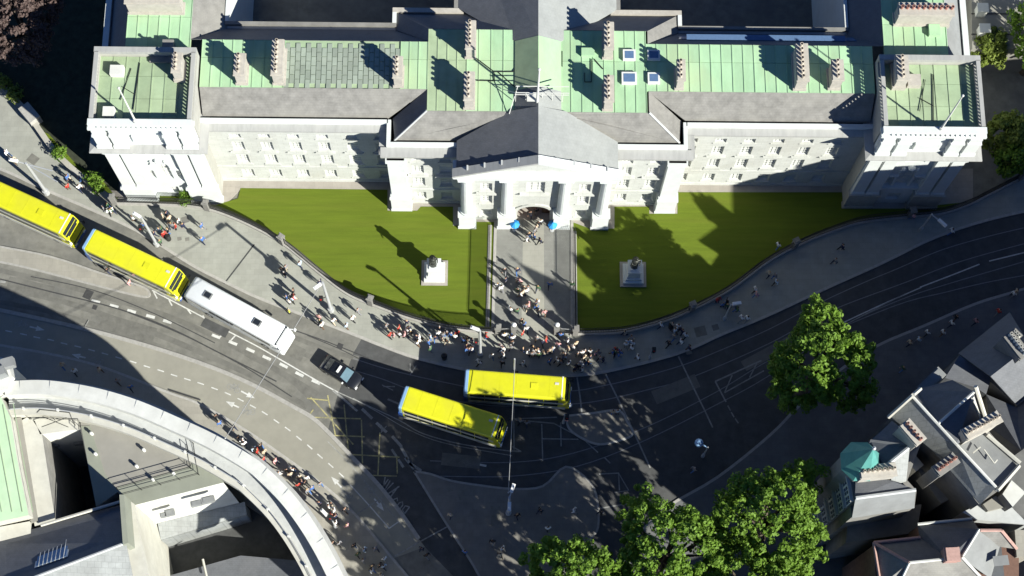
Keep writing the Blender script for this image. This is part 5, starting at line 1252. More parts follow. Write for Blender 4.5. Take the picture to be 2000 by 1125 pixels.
def coach():
    P = []
    P.append(('body', loft([(-5.95, 1.1, .5, 3.0), (-5.85, 1.2, .38, 3.3), (-5.5, 1.25, .35, 3.45), (4.9, 1.25, .35, 3.45), (5.3, 1.23, .35, 3.3), (5.7, 1.2, .38, 2.4), (5.95, 1.12, .42, 1.4)], 0, True, .3, 4).mesh('body', M['coach_white'], True), (0, 0, 0), []))
    for s in (-1, 1):
        gm = bx(-.78, .78, -.02, .02, -.42, .42, 'vglass', 'window')
        for i in range(6): P.append(('window', gm, (-4.6 + i * 1.68, s * 1.253, 2.35), []))
        P.append(('headlight', bx(5.85, 5.99, -.2, .2, .8, 1.0, 'lampw', 'headlight'), (0, s * .8, 0), []))
        mm = MB(); mm.tube((0, 0, 0), (.55, s * .25, -.1), .04, None, 5); mm.box(.48, .62, s * .25 - .12, s * .25 + .12, -.5, 0); P.append(('mirror', mm.mesh('mirror', M['coach_white']), (5.5, s * 1.12, 2.9), []))
    fr = MB(); fr.add([(5.30, -1.08, 3.2), (5.30, 1.08, 3.2), (5.86, 1.08, 1.75), (5.86, -1.08, 1.75), (5.25, -1.08, 3.1), (5.25, 1.08, 3.1), (5.6, 1.08, 1.75), (5.6, -1.08, 1.75)], [(3, 2, 1, 0), (0, 1, 5, 4), (1, 2, 6, 5), (3, 0, 4, 7)])
    P.append(('windscreen', fr.mesh('windscreen', M['wglass']), (0, 0, 0), []))
    t = MB(); t.add([(5.2, -1.15, 3.4), (5.2, 1.15, 3.4), (5.36, 1.15, 3.22), (5.36, -1.15, 3.22), (5.2, -1.15, 3.3), (5.2, 1.15, 3.3)], [(0, 3, 2, 1), (0, 1, 5, 4)]); P.append(('visor', t.mesh('visor', M['vglass']), (0, 0, 0), []))
    t = MB(); t.path([(5.98, -1.1, 1.5), (6.1, -.6, 1.45), (6.12, 0, 1.45), (6.1, .6, 1.45), (5.98, 1.1, 1.5)], .06, 5); P.append(('front_trim', t.mesh('front_trim', M['coach_white']), (0, 0, 0), []))
    for x in (-3.6, 2.4): P.append(('roof_hatch', bx(-.45, .45, -.35, .35, 3.44, 3.56, 'concrete', 'roof_hatch'), (x, 0, 0), [('hatch_glass', bx(-.38, .3, -.28, .28, 3.56, 3.575, 'vglass', 'hatch_glass'), (0, 0, 0))]))
    wt, wr = wheel_mesh(.5, .3)
    for x in (-3.2, 3.7):
        for s in (-1, 1): P.append(('wheel', wt, (x, s * 1.12, .5), [('rim', wr, (0, 0, 0))]))
    return P
def saloon():
    P = []
    P.append(('body', loft([(-2.3, .72, .35, .8), (-2.22, .85, .28, .98), (-1.6, .9, .25, 1.02), (.7, .92, .22, .98), (1.6, .9, .22, .88), (2.15, .82, .26, .74), (2.32, .66, .32, .6)], 0, True, .14, 3).mesh('body', M['car_black'], True), (0, 0, 0), []))
    P.append(('cabin', loft([(-1.75, .62, .9, 1.05), (-1.15, .68, .9, 1.4), (-.3, .7, .9, 1.47), (.25, .69, .9, 1.43), (1.05, .66, .9, 1.0)], 0, True, .16, 3).mesh('cabin', M['car_black'], True), (0, 0, 0), []))
    t = MB(); t.add([(.30, -.62, 1.44), (.30, .62, 1.44), (1.12, .68, 1.01), (1.12, -.68, 1.01)], [(3, 2, 1, 0)]); t.add([(.28, -.62, 1.41), (.28, .62, 1.41), (1.1, .68, .97), (1.1, -.68, .97)], [(0, 1, 2, 3)]); P.append(('windscreen', t.mesh('windscreen', M['wglass']), (0, 0, .025), []))
    t = MB(); t.add([(-1.78, -.6, 1.07), (-1.78, .6, 1.07), (-1.15, .62, 1.42), (-1.15, -.62, 1.42)], [(3, 2, 1, 0)]); P.append(('rear_window', t.mesh('rear_window', M['vglass']), (0, 0, .02), []))
    for s in (-1, 1):
        P.append(('side_window', bx(-1.2, .75, -.012, .012, 1.03, 1.3, 'vglass', 'side_window'), (0, s * .705, 0), []))
        P.append(('headlight', bx(2.18, 2.3, -.16, .16, .58, .7, 'lampw', 'headlight'), (0, s * .6, 0), []))
        P.append(('tail_light', bx(-2.32, -2.22, -.16, .16, .7, .82, 'lampr', 'tail_light'), (0, s * .6, 0), []))
        P.append(('mirror', bx(-.06, .08, -.1, .1, -.06, .08, 'lampw' if s < 0 else 'car_black', 'mirror'), (.75, s * .98, 1.02), []))
    P.append(('roof_light_sign', bx(-.12, .12, -.4, .4, 1.46, 1.6, 'lampw', 'roof_light_sign'), (-.25, 0, 0), []))
    wt, wr = wheel_mesh(.33, .22)
    for x in (-1.4, 1.4):
        for s in (-1, 1): P.append(('wheel', wt, (x, s * .82, .33), [('rim', wr, (0, 0, 0))]))
    return P
def place(rear, front, zr, L):
    """centre point and heading of a vehicle from the image pixel ends of its roof"""
    a, b = U(*rear, zr), U(*front, zr)
    ang = math.atan2(b[1] - a[1], b[0] - a[0])
    return ((a[0] + math.cos(ang) * L / 2, a[1] + math.sin(ang) * L / 2, 0.0), ang)
bp = double_decker()
for rear, front, lab in [((-36, 362), (152, 448), 'yellow double-decker bus stopped at the kerb, rear bus of a pair queuing nose to tail'), ((170, 464), (358, 553), 'yellow double-decker bus between another yellow bus and the white coach'),
                    ((908, 743), (1102, 758), 'yellow double-decker bus in sun alongside the crowded pavement by the gates'), ((785, 774), (976, 835), 'yellow double-decker bus in tree shade, in the outer lane beside another yellow bus')]:
    loc, a = place(rear, front, 4.3, 11.0); spawn('double_decker_bus', lab, 'bus', bp, loc, a, 'yellow double-decker buses')
loc, a = place((368, 556), (566, 665), 3.4, 12.0); spawn('coach', 'white single-deck coach with two roof hatches behind the yellow buses', 'coach', coach(), loc, a)
a0, b0 = U(632, 704, 1.0), U(702, 748, 1.0); ang = math.atan2(b0[1] - a0[1], b0[0] - a0[0])
spawn('car', 'black saloon taxi driving behind the white coach', 'car', saloon(), ((a0[0] + b0[0]) / 2, (a0[1] + b0[1]) / 2, 0), ang)

# ================================================================== railings, gates, statues
def railing(name, label, pts, hw=.45, piers=(), kind='railing'):
    r = thing(name, label, kind, (pts[0][0], pts[0][1], 0))
    t = MB(); t.ribbon(pts, .42, 0, hw); t.build('plinth', M['kerb'], r)
    for z in (hw + .15, hw + 1.65):
        t = MB(); t.path([(*p, z) for p in pts], .035, 4); t.build('rail', M['iron'], r)
    t = MB(); L = plen(pts); n = int(L / .17)
    for i in range(n):
        x, y, a = along(pts, (i + .5) * L / n); t.box(x - .02, x + .02, y - .02, y + .02, hw, hw + 1.85)
    o = t.build('bars', M['iron'], r); o['kind'] = 'stuff'
    for f_ in piers:
        x, y, a = along(pts, f_ * L); t = MB(); t.obox(x, y, a, .55, .55, 0, 2.2); t.obox(x, y, a, .7, .7, 2.2, 2.35); t.obox(x, y, a, .4, .4, 2.35, 2.5); t.build('pier', M['grey_wall'], r)
railing('railing', 'black iron railings on a curved stone plinth round the sunlit lawn', RAIL_L, .45, (.0, .22, .42, .68, .985))
railing('railing', 'black iron railings on a curved stone plinth round the shaded lawn', RAIL_R, .45, (.01, .25, .5, .75, 1.0))
railing('railing', 'low iron railing along the left edge of the portico footpath', line([(957, 440), (952, 640)]), .12)
railing('railing', 'low iron railing along the right edge of the portico footpath', line([(1122, 452), (1124, 640)]), .12)
w = thing('boundary_wall', 'low stone boundary wall beside the planted strip left of the pavilion', 'wall', (*WALL_W[2], 0))
t = MB(); t.ribbon(smooth(WALL_W, 4), .45, 0, .75); t.build('wall', M['kerb'], w)
t = MB(); t.ribbon(smooth(WALL_W, 4), .6, .75, .88); t.build('coping', M['rust_stone'], w)
x, y = U(60, 225, .8); t = MB(); t.obox(x, y, -.85, 2.2, 1.3, 0, 1.6); t.build('pier', M['kerb'], w)
for (px, py), ln, lab in [((1003, 652), -1, 'open iron gate leaf at the left end of the footpath'), ((1086, 652), 1, 'open iron gate leaf at the right end of the footpath')]:
    x, y = U(px, py); gt = thing('gate', lab, 'gate', (x, y, 0))
    t = MB(); t.obox(x, y, 0, .5, .5, 0, 2.3); t.obox(x, y, 0, .62, .62, 2.3, 2.5); t.build('pier', M['grey_wall'], gt)
    t = MB(); t.cyl(x, y, .1, .1, 2.5, 3.2, 8); t.build('lamp_stem', M['iron'], gt)
    t = MB(); t.ball((x, y, 3.4), .27, 10, 6); t.build('lamp_globe', M['lampw'], gt)
    x2 = x + ln * 2.0
    t = MB(); t.tube((x + ln * .4, y, 2.0), (x2, y - .1, 2.0), .05); t.tube((x + ln * .4, y, .3), (x2, y - .1, .3), .05)
    t.build('gate_rail', M['wire'], gt)
    for i in range(12):
        f_ = i / 11; xx = x + ln * (.4 + 1.6 * f_); t = MB(); t.box(xx - .02, xx + .02, y - .1 * f_ - .02, y - .1 * f_ + .02, .2, 2.15); t.build('gate_bar', M['iron'], gt)
# ---- lamp posts, signals, masts
def pole_thing(name, label, cat, base, h, r=.13, extra=None):
    x, y = U(*base); p = thing(name, label, cat, (x, y, .1))
    t = MB(); t.cyl(x, y, r * 1.8, r * 1.7, .1, .9, 10); t.cyl(x, y, r, r * .7, .9, h, 10); t.build('column', M['pole'], p)
    if extra: extra(p, x, y, h)
    return p
def arm(dx, dy, head=True, z=0, L2=.9, m='pole'):
    def f(p, x, y, h):
        t = MB(); t.tube((x, y, h - .2 + z), (x + dx, y + dy, h + z), .07, .06); t.build('bracket_arm', M['pole'], p)
        if head:
            a = math.atan2(dy, dx); t = MB(); t.obox(x + dx, y + dy, a, L2, .34, h - .08 + z, h + .12 + z); t.obox(x + dx, y + dy, a, L2 * .7, .24, h + .12 + z, h + .2 + z); t.build('lamp_head', M['lampw'], p)
    return f
def twin(p, x, y, h):
    arm(-1.0, .5)(p, x, y, h); arm(1.0, -.6)(p, x, y, h)
def signal(dx, dy, z=3.2):
    def f(p, x, y, h):
        t = MB(); t.box(x + dx - .2, x + dx + .2, y + dy - .18, y + dy + .18, z, z + 1.0); t.tube((x, y, z + .5), (x + dx, y + dy, z + .5), .05); t.build('signal_head', M['iron'], p)
        for i in range(3):
            t = MB(); t.cyl(x + dx, y + dy - .18 - .02, .1, .1, z + .18 + i * .3, z + .2 + i * .3, 8); t.build('signal_lamp', M['lampr'] if i == 2 else M['dark'], p)
    return f
def both(*fs):
    def f(p, x, y, h):
        for g_ in fs: g_(p, x, y, h)
    return f
pole_thing('street_lamp', 'thick lamp column with a long arm over the bus lane beside the rear bus', 'street lamp', (92, 378), 8.8, .2, both(arm(3.4, -2.0, False), arm(2.8, -.8, False), arm(-1.3, .3)))
pole_thing('street_lamp', 'galvanised lamp column with an oval sign among the people beside the buses', 'street lamp', (307, 479), 8.6, .17, both(arm(-.5, .3), signal(-.5, -.3, 5.8)))
pole_thing('street_lamp', 'tall lamp column on the pavement beside the white coach, carrying the span wire', 'street lamp', (647, 607), 9.8, .19, both(arm(-.5, -.4), signal(-.6, -.2, 4.5)))
pole_thing('street_lamp', 'short white lamp column on the crowded pavement outside the lawn railings', 'street lamp', (938, 694), 9.4, .17, both(arm(-.5, .2), signal(-.4, 0, 5)))
pole_thing('street_lamp', 'lamp column with a twin head on the central traffic island', 'street lamp', (993, 1003), 9.0, .17, both(arm(.3, .9), arm(0, -.9)))
pole_thing('street_lamp', 'lamp column with a bright head beside the right-hand pavilion', 'street lamp', (1797, 450), 5.2, .11, arm(1.0, -1.0, True, 0, 1.1))
pole_thing('street_lamp', 'slim lamp column on the shaded pavement by the right lawn railings', 'street lamp', (1414, 624), 5.5, .1, arm(.6, .1))
pole_thing('street_lamp', 'slim column with a pale blue globe beside the trees', 'street lamp', (1372, 892), 4.6, .1, lambda p, x, y, h: MB().ball((x - .9, y + .45, h), .45, 12, 7).tube((x, y, h - .2), (x - .9, y + .45, h - .1), .09).build('lamp_globe', M['bus_sky'], p, True))
pole_thing('traffic_signal', 'small signal post at the pavement corner near the gates', 'traffic signal', (1003, 742), 3.6, .09, signal(.25, -.15, 2.6))
pole_thing('traffic_signal', 'signal post on the small island beside the crossing', 'traffic signal', (1100, 826), 3.6, .09, signal(.25, -.1, 2.6))
pole_thing('traffic_signal', 'signal post on the wide pavement by the gate in the shade', 'traffic signal', (1268, 700), 3.4, .08, signal(.2, .1, 2.5))
pole_thing('traffic_signal', 'signal post on the bank side pavement by the stop line', 'traffic signal', (656, 1030), 3.6, .1, both(signal(-.3, .5, 2.6), arm(-.9, .9, True, -.2)))
for a, za, b, zb, lab in [((629, 552), 9.6, (440, 856), 16.9, 'span wire from the tall lamp column across the road to the bank'), ((1006, 700), 7.5, (993, 962), 8.9, 'span wire from the gate pavement to the twin lamp on the island')]:
    A_, B_ = Vector(U3(*a, za)), Vector(U3(*b, zb)); w = thing('span_wire', lab, 'wire', A_)
    t = MB(); pts = [A_.lerp(B_, i / 10) - Vector((0, 0, .25 * math.sin(math.pi * i / 10))) for i in range(11)]; t.path([tuple(p) for p in pts], .035, 5); t.build('cable', M['wire'], w)
    t = MB(); t.ball(tuple(B_), .09, 6, 4); t.build('anchor', M['pole'], w)
pole_thing('wire_mast', 'plain steel mast at the pavement edge holding the span wire', 'mast', (1003, 738), 7.6, .12)
# ---- blue parasols by the door
M['umb'] = mat('parasol_blue', (0.03, 0.25, 0.62), .06, 3, .6)
for (px, py), lab in [((1005, 449), 'bright blue parasol standing left of the portico door'), ((1078, 450), 'bright blue parasol standing right of the portico door')]:
    x, y = U(px, py); u = thing('parasol', lab, 'parasol', (x, y, .11))
    t = MB(); t.cyl(x, y, .03, .03, .11, 2.2, 6); t.cyl(x, y, .25, .25, .11, .18, 10); t.build('stand', M['pole'], u)
    t = MB(); t.cyl(x, y, .52, .06, 1.85, 2.25, 8); t.cyl(x, y, .52, .52, 1.72, 1.85, 8); t.build('canopy', M['umb'], u)
# ---- pavement clutter: advertising boards, cones, bins at the bank corner
for (px, py), lab in [((330, 468), 'bin'), ((868, 700), 'bin'), ((1310, 640), 'bin')]:
    x, y = U(px, py); u = thing('litter_bin', 'black round litter bin ' + {330: 'on the sunlit pavement beside the lamp with the oval sign', 868: 'at the pavement edge outside the lawn railings', 1310: 'on the shaded pavement by the railings'}[px], 'bin', (x, y, .13))
    t = MB(); t.cyl(x, y, .28, .3, .13, 1.0, 12); t.build('drum', M['iron'], u); t = MB(); t.cyl(x, y, .33, .2, 1.0, 1.2, 12); t.build('lid', M['iron'], u)
# ================================================================== trees
def tree(name, label, base, top, spread, z0, leaf, nclump, seed, group=None, dens=58, lsz=.19, cat='tree', lean=(0, 0), dn=1.0):
    rnd = random.Random(seed)
    x, y = base
    t = thing(name, label, cat, (x, y, 0), group)
    tk = MB(); h = top
    r = .028 * h + .05
    crown = Vector((x + lean[0], y + lean[1], (z0 + top) / 2))
    fork = Vector((x + lean[0] * .3, y + lean[1] * .3, z0 + (top - z0) * .12))
    tk.tube((x, y, -.1), (x, y, .5), r * 1.5, r * 1.05, 9); tk.tube((x, y, .5), tuple(fork), r * 1.05, r * .75, 9)
    pts = []
    rx, rz = spread, (top - z0) / 2
    tries = 0
    nclump = int(nclump * 1.35)
    while len(pts) < nclump and tries < 9000:
        tries += 1
        v = Vector((rnd.gauss(0, 1), rnd.gauss(0, 1), rnd.gauss(0, 1))).normalized()
        k = rnd.uniform(.55, 1.0) ** .6
        lob = 1 + .18 * math.sin(3 * math.atan2(v.y, v.x) + seed) + .12 * math.sin(5 * math.atan2(v.y, v.x) + 2 * seed) + rnd.uniform(-.08, .08)
        if v.z < -.55: continue
        p = crown + Vector((v.x * rx * k * lob, v.y * rx * k * lob, v.z * rz * k))
        if any((p - q).length < .42 for q in pts[-60:]): continue
        pts.append(p)
    limbs = rnd.sample(pts, min(14, len(pts)))
    for p in limbs:
        m_ = fork.lerp(p, .5) + Vector((rnd.uniform(-.5, .5), rnd.uniform(-.5, .5), rnd.uniform(.1, .7)))
        tk.tube(tuple(fork), tuple(m_), r * .42, r * .25, 6); tk.tube(tuple(m_), tuple(p), r * .25, r * .06, 5)
    tk.build('trunk', M['bark'], t)
    V = []; F = []
    for p in pts:
        cr = rnd.uniform(.3, .68)
        for i in range(int(dens * dn * rnd.uniform(.6, 1.3))):
            v = Vector((rnd.gauss(0, 1), rnd.gauss(0, 1), rnd.gauss(0, 1) * .8)).normalized() * cr * rnd.uniform(.45, 1.05)
            c = p + v
            nrm = (v.normalized() + Vector((rnd.uniform(-.8, .8), rnd.uniform(-.8, .8), rnd.uniform(-.1, 1.0)))).normalized()
            a = nrm.orthogonal().normalized(); a.rotate(Matrix.Rotation(rnd.uniform(0, 6.28), 3, nrm)); b = nrm.cross(a)
            s_ = lsz * rnd.uniform(.6, 1.3)
            o = len(V)
            V += [tuple(c + a * s_), tuple(c + b * s_ * .62 + nrm * s_ * .12), tuple(c - a * s_), tuple(c - b * s_ * .62 + nrm * s_ * .12)]
            F.append((o, o + 1, o + 2, o + 3))
    me = bpy.data.meshes.new('crown'); me.from_pydata(V, [], F); me.materials.append(M[leaf]); me.update()
    co = bpy.data.objects.new('crown', me); COL.objects.link(co); co.parent = t; co.location = -Vector((x, y, 0))
    return t
def at(px, py, z):  # trunk foot under a crown centre seen at height z
    return U(px, py, z)
tree('plane_tree', 'bright green plane tree standing alone beside the tram tracks', at(1606, 710, 12.2), 17.2, 5.0, 7.2, 'leaf', 300, 3)
G = 'plane trees beside the traffic island'
tree('plane_tree', 'large bright plane tree between the turret house and the road', at(1505, 1015, 13), 19.0, 5.4, 7.0, 'leaf', 300, 5, G)
tree('plane_tree', 'broad plane tree at the corner of the pavement opposite the central island', at(1305, 1082, 14), 19.5, 5.4, 8.0, 'leaf', 300, 8, G)
tree('plane_tree', 'plane tree rising over the edge of the central traffic island', at(1120, 1130, 13.5), 19.0, 4.2, 8.0, 'leaf', 230, 13, G)
tree('plane_tree', 'plane tree behind the one nearest the turret house', at(1470, 1180, 13), 19.0, 6.2, 6.0, 'leaf', 330, 21, G)
tree('plane_tree', 'plane tree behind the one at the pavement corner', at(1295, 1255, 13), 19.0, 6.4, 6.0, 'leaf', 360, 23, G)
tree('plane_tree', 'plane tree farther along the street from the central island', at(1130, 1290, 13), 18.0, 6.4, 6.0, 'leaf', 360, 29, G)
tree('plane_tree', 'plane tree farthest along the street from the central island', at(1190, 1450, 13), 18.0, 6.4, 5.0, 'leaf', 340, 31, G)
tree('copper_beech', 'dark purple-brown beech in the yard beyond the left pavilion', at(22, 22, 11), 15.0, 4.4, 4.0, 'leaf_c', 260, 37)
tree('small_tree', 'yellow-green small tree against the right-hand wing wall', at(1933, 92, 5), 7.5, 1.9, 2.0, 'leaf_l', 60, 41, dens=60, lsz=.2)
tree('small_tree', 'green rounded small tree beside the right-hand pavilion', at(1970, 262, 5.5), 8.0, 2.4, 2.0, 'leaf_l', 80, 43, dens=60, lsz=.22)
tree('small_tree', 'green small tree at the front corner of the right-hand pavilion', at(1985, 300, 5), 7.0, 2.0, 2.0, 'leaf', 60, 47, dens=60, lsz=.2)
tree('tall_tree', 'tall dark tree behind the flat-roofed annex', at(2050, 70, 9), 14.0, 3.6, 4.0, 'leaf', 120, 51)
for i, (px, py, r_) in enumerate([(8, 165, .7), (30, 185, .6), (118, 300, .5), (183, 352, .6), (364, 385, .55), (192, 366, .45)]):
    lab = ['yellow-green shrub behind the boundary wall pier', 'small shrub next to the wall pier', 'low shrub on the grass strip beside the boundary wall', 'shrub at the foot of the left pavilion', 'clipped dark shrub at the plinth of the left pavilion', 'small bush at the end of the grass strip'][i]
    tree('shrub', lab, at(px, py, .8), 1.6 + r_ * .4, r_, .2, 'leaf_l' if i < 2 else 'leaf', 12, 60 + i, dens=50, lsz=.13, cat='shrub')
# ================================================================== statues and people
def figure(pose):
    """one continuous body grown over a joint skeleton; pose: stride, arm swing, lean"""
    st, sw, ln, el = pose
    J = {'pelvis': (0, 0, .95, .155), 'waist': (ln * .2, 0, 1.1, .135), 'chest': (ln * .5, 0, 1.34, .165), 'neck': (ln * .75, 0, 1.5, .062), 'head0': (ln * .85 + .01, 0, 1.6, .088), 'head1': (ln * .9 + .01, 0, 1.70, .092), 'head2': (ln * .9, 0, 1.77, .055)}
    E = [('pelvis', 'waist'), ('waist', 'chest'), ('chest', 'neck'), ('neck', 'head0'), ('head0', 'head1'), ('head1', 'head2')]
    for s, nm in ((1, 'l'), (-1, 'r')):
        d = st * s
        J['hip' + nm] = (0, .1 * s, .9, .105); J['knee' + nm] = (d * .5 + .04, .1 * s, .5, .068); J['ank' + nm] = (d - (.06 if d < 0 else 0), .1 * s, .09 + (.06 if d < -.1 else 0), .045); J['toe' + nm] = (d + .15, .11 * s, .05, .042)
        J['sho' + nm] = (ln * .62, .19 * s, 1.42, .075); J['elb' + nm] = (ln * .5 - d * sw * .5 - .02, .25 * s, 1.15, .05); J['wri' + nm] = (ln * .5 - d * sw + el, .23 * s, .92 + el * .8, .034); J['han' + nm] = (ln * .5 - d * sw * 1.1 + el * 1.15, .22 * s, .82 + el, .042)
        E += [('pelvis', 'hip' + nm), ('hip' + nm, 'knee' + nm), ('knee' + nm, 'ank' + nm), ('ank' + nm, 'toe' + nm), ('chest', 'sho' + nm), ('sho' + nm, 'elb' + nm), ('elb' + nm, 'wri' + nm), ('wri' + nm, 'han' + nm)]
    K = list(J); me = bpy.data.meshes.new('figure'); me.from_pydata([J[k][:3] for k in K], [(K.index(a), K.index(b)) for a, b in E], [])
    o = bpy.data.objects.new('figure', me); COL.objects.link(o)
    md = o.modifiers.new('skin', 'SKIN')
    for i, k in enumerate(K):
        v = me.skin_vertices[0].data[i]; r = J[k][3]
        v.radius = (r, r * (1.25 if k in ('chest', 'waist', 'pelvis') else 1.0)); v.use_root = (k == 'pelvis')
    sb = o.modifiers.new('sub', 'SUBSURF'); sb.levels = 1; sb.render_levels = 1
    dg = bpy.context.evaluated_depsgraph_get(); dg.update()
    m2 = bpy.data.meshes.new_from_object(o.evaluated_get(dg))
    bpy.data.objects.remove(o); bpy.data.meshes.remove(me)
    m2.name = 'person'
    m2.materials.clear()
    hx = ln * .9
    for p in m2.polygons:
        c = p.center
        if c.z > 1.56: k = 3 if (c.z > 1.715 or c.x < hx - .03) else 2
        elif c.z > 1.49: k = 2
        elif abs(c.y) > .17 and c.z < 1.0 and c.z > .55: k = 2
        elif c.z > .93: k = 0
        elif c.z < .1: k = 4
        else: k = 1
        p.material_index = k; p.use_smooth = True
    return m2
POSES = [(.30, .7, .05, 0), (-.30, .7, .05, 0), (.20, .6, .03, .05), (-.2, .5, .04, .08), (.03, .3, .0, 0), (.06, .2, .02, .22), (-.05, .3, .0, .12)]
FIG = [figure(p) for p in POSES]
def flatm(name, c, rough=.8): return mat(name, c, .12, 6, rough)
CL = {'white': flatm('cloth_white', (.72, .72, .70)), 'black': flatm('cloth_black', (.015, .015, .017)), 'grey': flatm('cloth_grey', (.2, .2, .21)), 'blue': flatm('cloth_blue', (.06, .14, .35)), 'navy': flatm('cloth_navy', (.018, .024, .055)), 'red': flatm('cloth_red', (.42, .04, .03)),
      'beige': flatm('cloth_beige', (.45, .38, .28)), 'green': flatm('cloth_green', (.06, .12, .06)), 'yellow': flatm('cloth_hi_vis', (.62, .68, .08)), 'pink': flatm('cloth_pink', (.55, .3, .3)), 'brown': flatm('cloth_brown', (.12, .07, .04)), 'pale blue': flatm('cloth_pale_blue', (.4, .5, .6))}
SKIN = [flatm('skin_a', (.50, .31, .22), .6), flatm('skin_b', (.36, .2, .13), .6), flatm('skin_c', (.14, .08, .05), .6)]
HAIR = {'dark': flatm('hair_dark', (.02, .015, .012)), 'brown': flatm('hair_brown', (.08, .045, .025)), 'fair': flatm('hair_fair', (.36, .26, .13)), 'grey': flatm('hair_grey', (.35, .34, .33))}
SHOE = flatm('shoe_dark', (.03, .028, .026))
for f_ in FIG:
    for m_ in (CL['white'], CL['black'], SKIN[0], HAIR['dark'], SHOE): f_.materials.append(m_)
USED = set()
def person(px, py, place_, ang=None, z=.13, top=None, standing=False):
    x, y = U(px, py, z)
    k = random.choice((4, 5, 6)) if standing else random.choice((0, 1, 2, 3, 0, 1))
    o = bpy.data.objects.new('person', FIG[k]); COL.objects.link(o)
    o.location = (x, y, z); s_ = random.uniform(.94, 1.06); o.scale = (s_ * 1.05, s_ * 1.08, s_)
    o.rotation_euler = (0, 0, ang if ang is not None else random.uniform(0, 6.28))
    top0 = top
    for _ in range(60):
        top = top0 or random.choice(['white'] * 6 + ['black'] * 3 + ['grey', 'grey', 'navy', 'navy', 'pale blue', 'beige', 'beige', 'blue', 'green', 'pink', 'red'])
        bot = random.choice(['black', 'black', 'navy', 'navy', 'grey', 'beige', 'blue', 'brown'])
        hr = random.choice(['dark', 'dark', 'brown', 'brown', 'fair', 'grey'])
        lab = '%s-haired person, %s top, %s trousers, %s %s' % (hr, {'yellow': 'hi-vis yellow'}.get(top, top), bot, 'standing' if standing else 'walking', place_)
        if lab not in USED: break
    USED.add(lab)
    for i, m_ in enumerate((CL[top], CL[bot], random.choice(SKIN), HAIR[hr], SHOE)):
        o.material_slots[i].link = 'OBJECT'; o.material_slots[i].material = m_
    tag(o, lab, 'person', 'pedestrians')
    return o
LP = 'on pavement by sunlit lawn railings'
for px, py, st in [(18, 305, 0), (30, 318, 0), (136, 352, 0), (158, 372, 0), (206, 412, 1), (214, 408, 0), (222, 416, 0), (262, 432, 1), (283, 446, 1), (318, 452, 1), (323, 463, 1), (331, 456, 1), (316, 478, 1), (321, 428, 1), (329, 424, 1), (334, 433, 0), (352, 438, 0), (360, 446, 0), (396, 446, 0), (398, 474, 0),
                   (552, 532, 1), (560, 528, 1), (557, 541, 1), (588, 521, 0), (626, 556, 0), (575, 574, 1), (561, 585, 1), (566, 594, 1), (652, 631, 0), (678, 641, 0), (690, 627, 0), (701, 612, 0), (755, 641, 0), (762, 659, 0), (795, 634, 1), (791, 658, 1), (799, 646, 1), (803, 655, 1), (820, 664, 0), (816, 674, 0), (838, 672, 0), (841, 686, 0), (859, 646, 1), (867, 658, 1), (873, 656, 1), (882, 659, 1), (893, 656, 1), (888, 662, 1)]:
    person(px, py, LP, None if st else random.choice((-.5, 2.7)) + random.uniform(-.3, .3), .13, None, bool(st))
person(566, 612, 'beside the white coach', .5, .0, 'yellow', True); person(949, 660, LP, .2, .13, 'red', True)
GP = 'by the college gates'
for px, py, st in [(921, 670, 0), (913, 688, 0), (979, 682, 0), (981, 714, 0), (1020, 656, 1), (1028, 646, 0), (1048, 666, 0), (1066, 668, 0), (1060, 672, 0), (1078, 686, 0), (1031, 691, 1), (1037, 696, 1), (1043, 694, 1), (1050, 688, 1), (1041, 684, 1), (1073, 710, 0), (1090, 676, 0), (1022, 715, 0), (985, 660, 1), (960, 700, 0), (1095, 712, 0), (935, 712, 0)]:
    person(px, py, GP, None, .13, None, bool(st))
RP = 'on pavement by shaded lawn railings'
for px, py, st in [(1094, 659, 1), (1108, 670, 1), (1118, 682, 1), (1124, 676, 1), (1102, 701, 1), (1110, 714, 1), (1136, 694, 1), (1152, 692, 1), (1163, 695, 1), (1148, 712, 0), (1171, 704, 0), (1177, 708, 0), (1122, 725, 1), (1128, 720, 1), (1136, 725, 1), (1202, 688, 0), (1207, 697, 0), (1220, 654, 0), (1232, 664, 0), (1232, 684, 0), (1244, 702, 0), (1290, 639, 0), (1315, 664, 0), (1323, 642, 1), (1312, 639, 1), (1328, 672, 0), (1337, 660, 0), (1344, 684, 0), (1304, 676, 0),
                   (1437, 609, 0), (1400, 590, 1), (1410, 600, 1), (1418, 594, 1), (1475, 580, 0), (1473, 570, 0), (1457, 627, 0), (1447, 626, 0), (1517, 485, 0), (1641, 488, 0), (1629, 514, 0), (1855, 457, 0), (1779, 428, 0), (1514, 556, 0), (1512, 544, 0), (1500, 540, 0)]:
    person(px, py, RP, None if st else random.choice((.45, 3.6)) + random.uniform(-.3, .3), .13, None, bool(st))
FP = 'on the footpath to the portico'
for px, py, st in [(985, 534, 0), (1010, 534, 0), (972, 563, 0), (979, 568, 0), (1022, 566, 0), (1030, 568, 0), (1027, 574, 0), (1050, 567, 0), (1027, 604, 0), (1048, 594, 0), (1047, 606, 0), (1053, 614, 0), (1043, 467, 1), (1033, 464, 1), (1051, 443, 1), (1056, 439, 1), (1047, 450, 1), (1044, 456, 1), (1073, 560, 0), (1116, 561, 0), (1063, 615, 0), (1052, 612, 0), (1047, 418, 0), (1035, 424, 0)]:
    person(px, py, FP, None if st else random.choice((1.57, -1.57)) + random.uniform(-.3, .3), .12, None, bool(st))
BP = 'beside the curved bank wall'
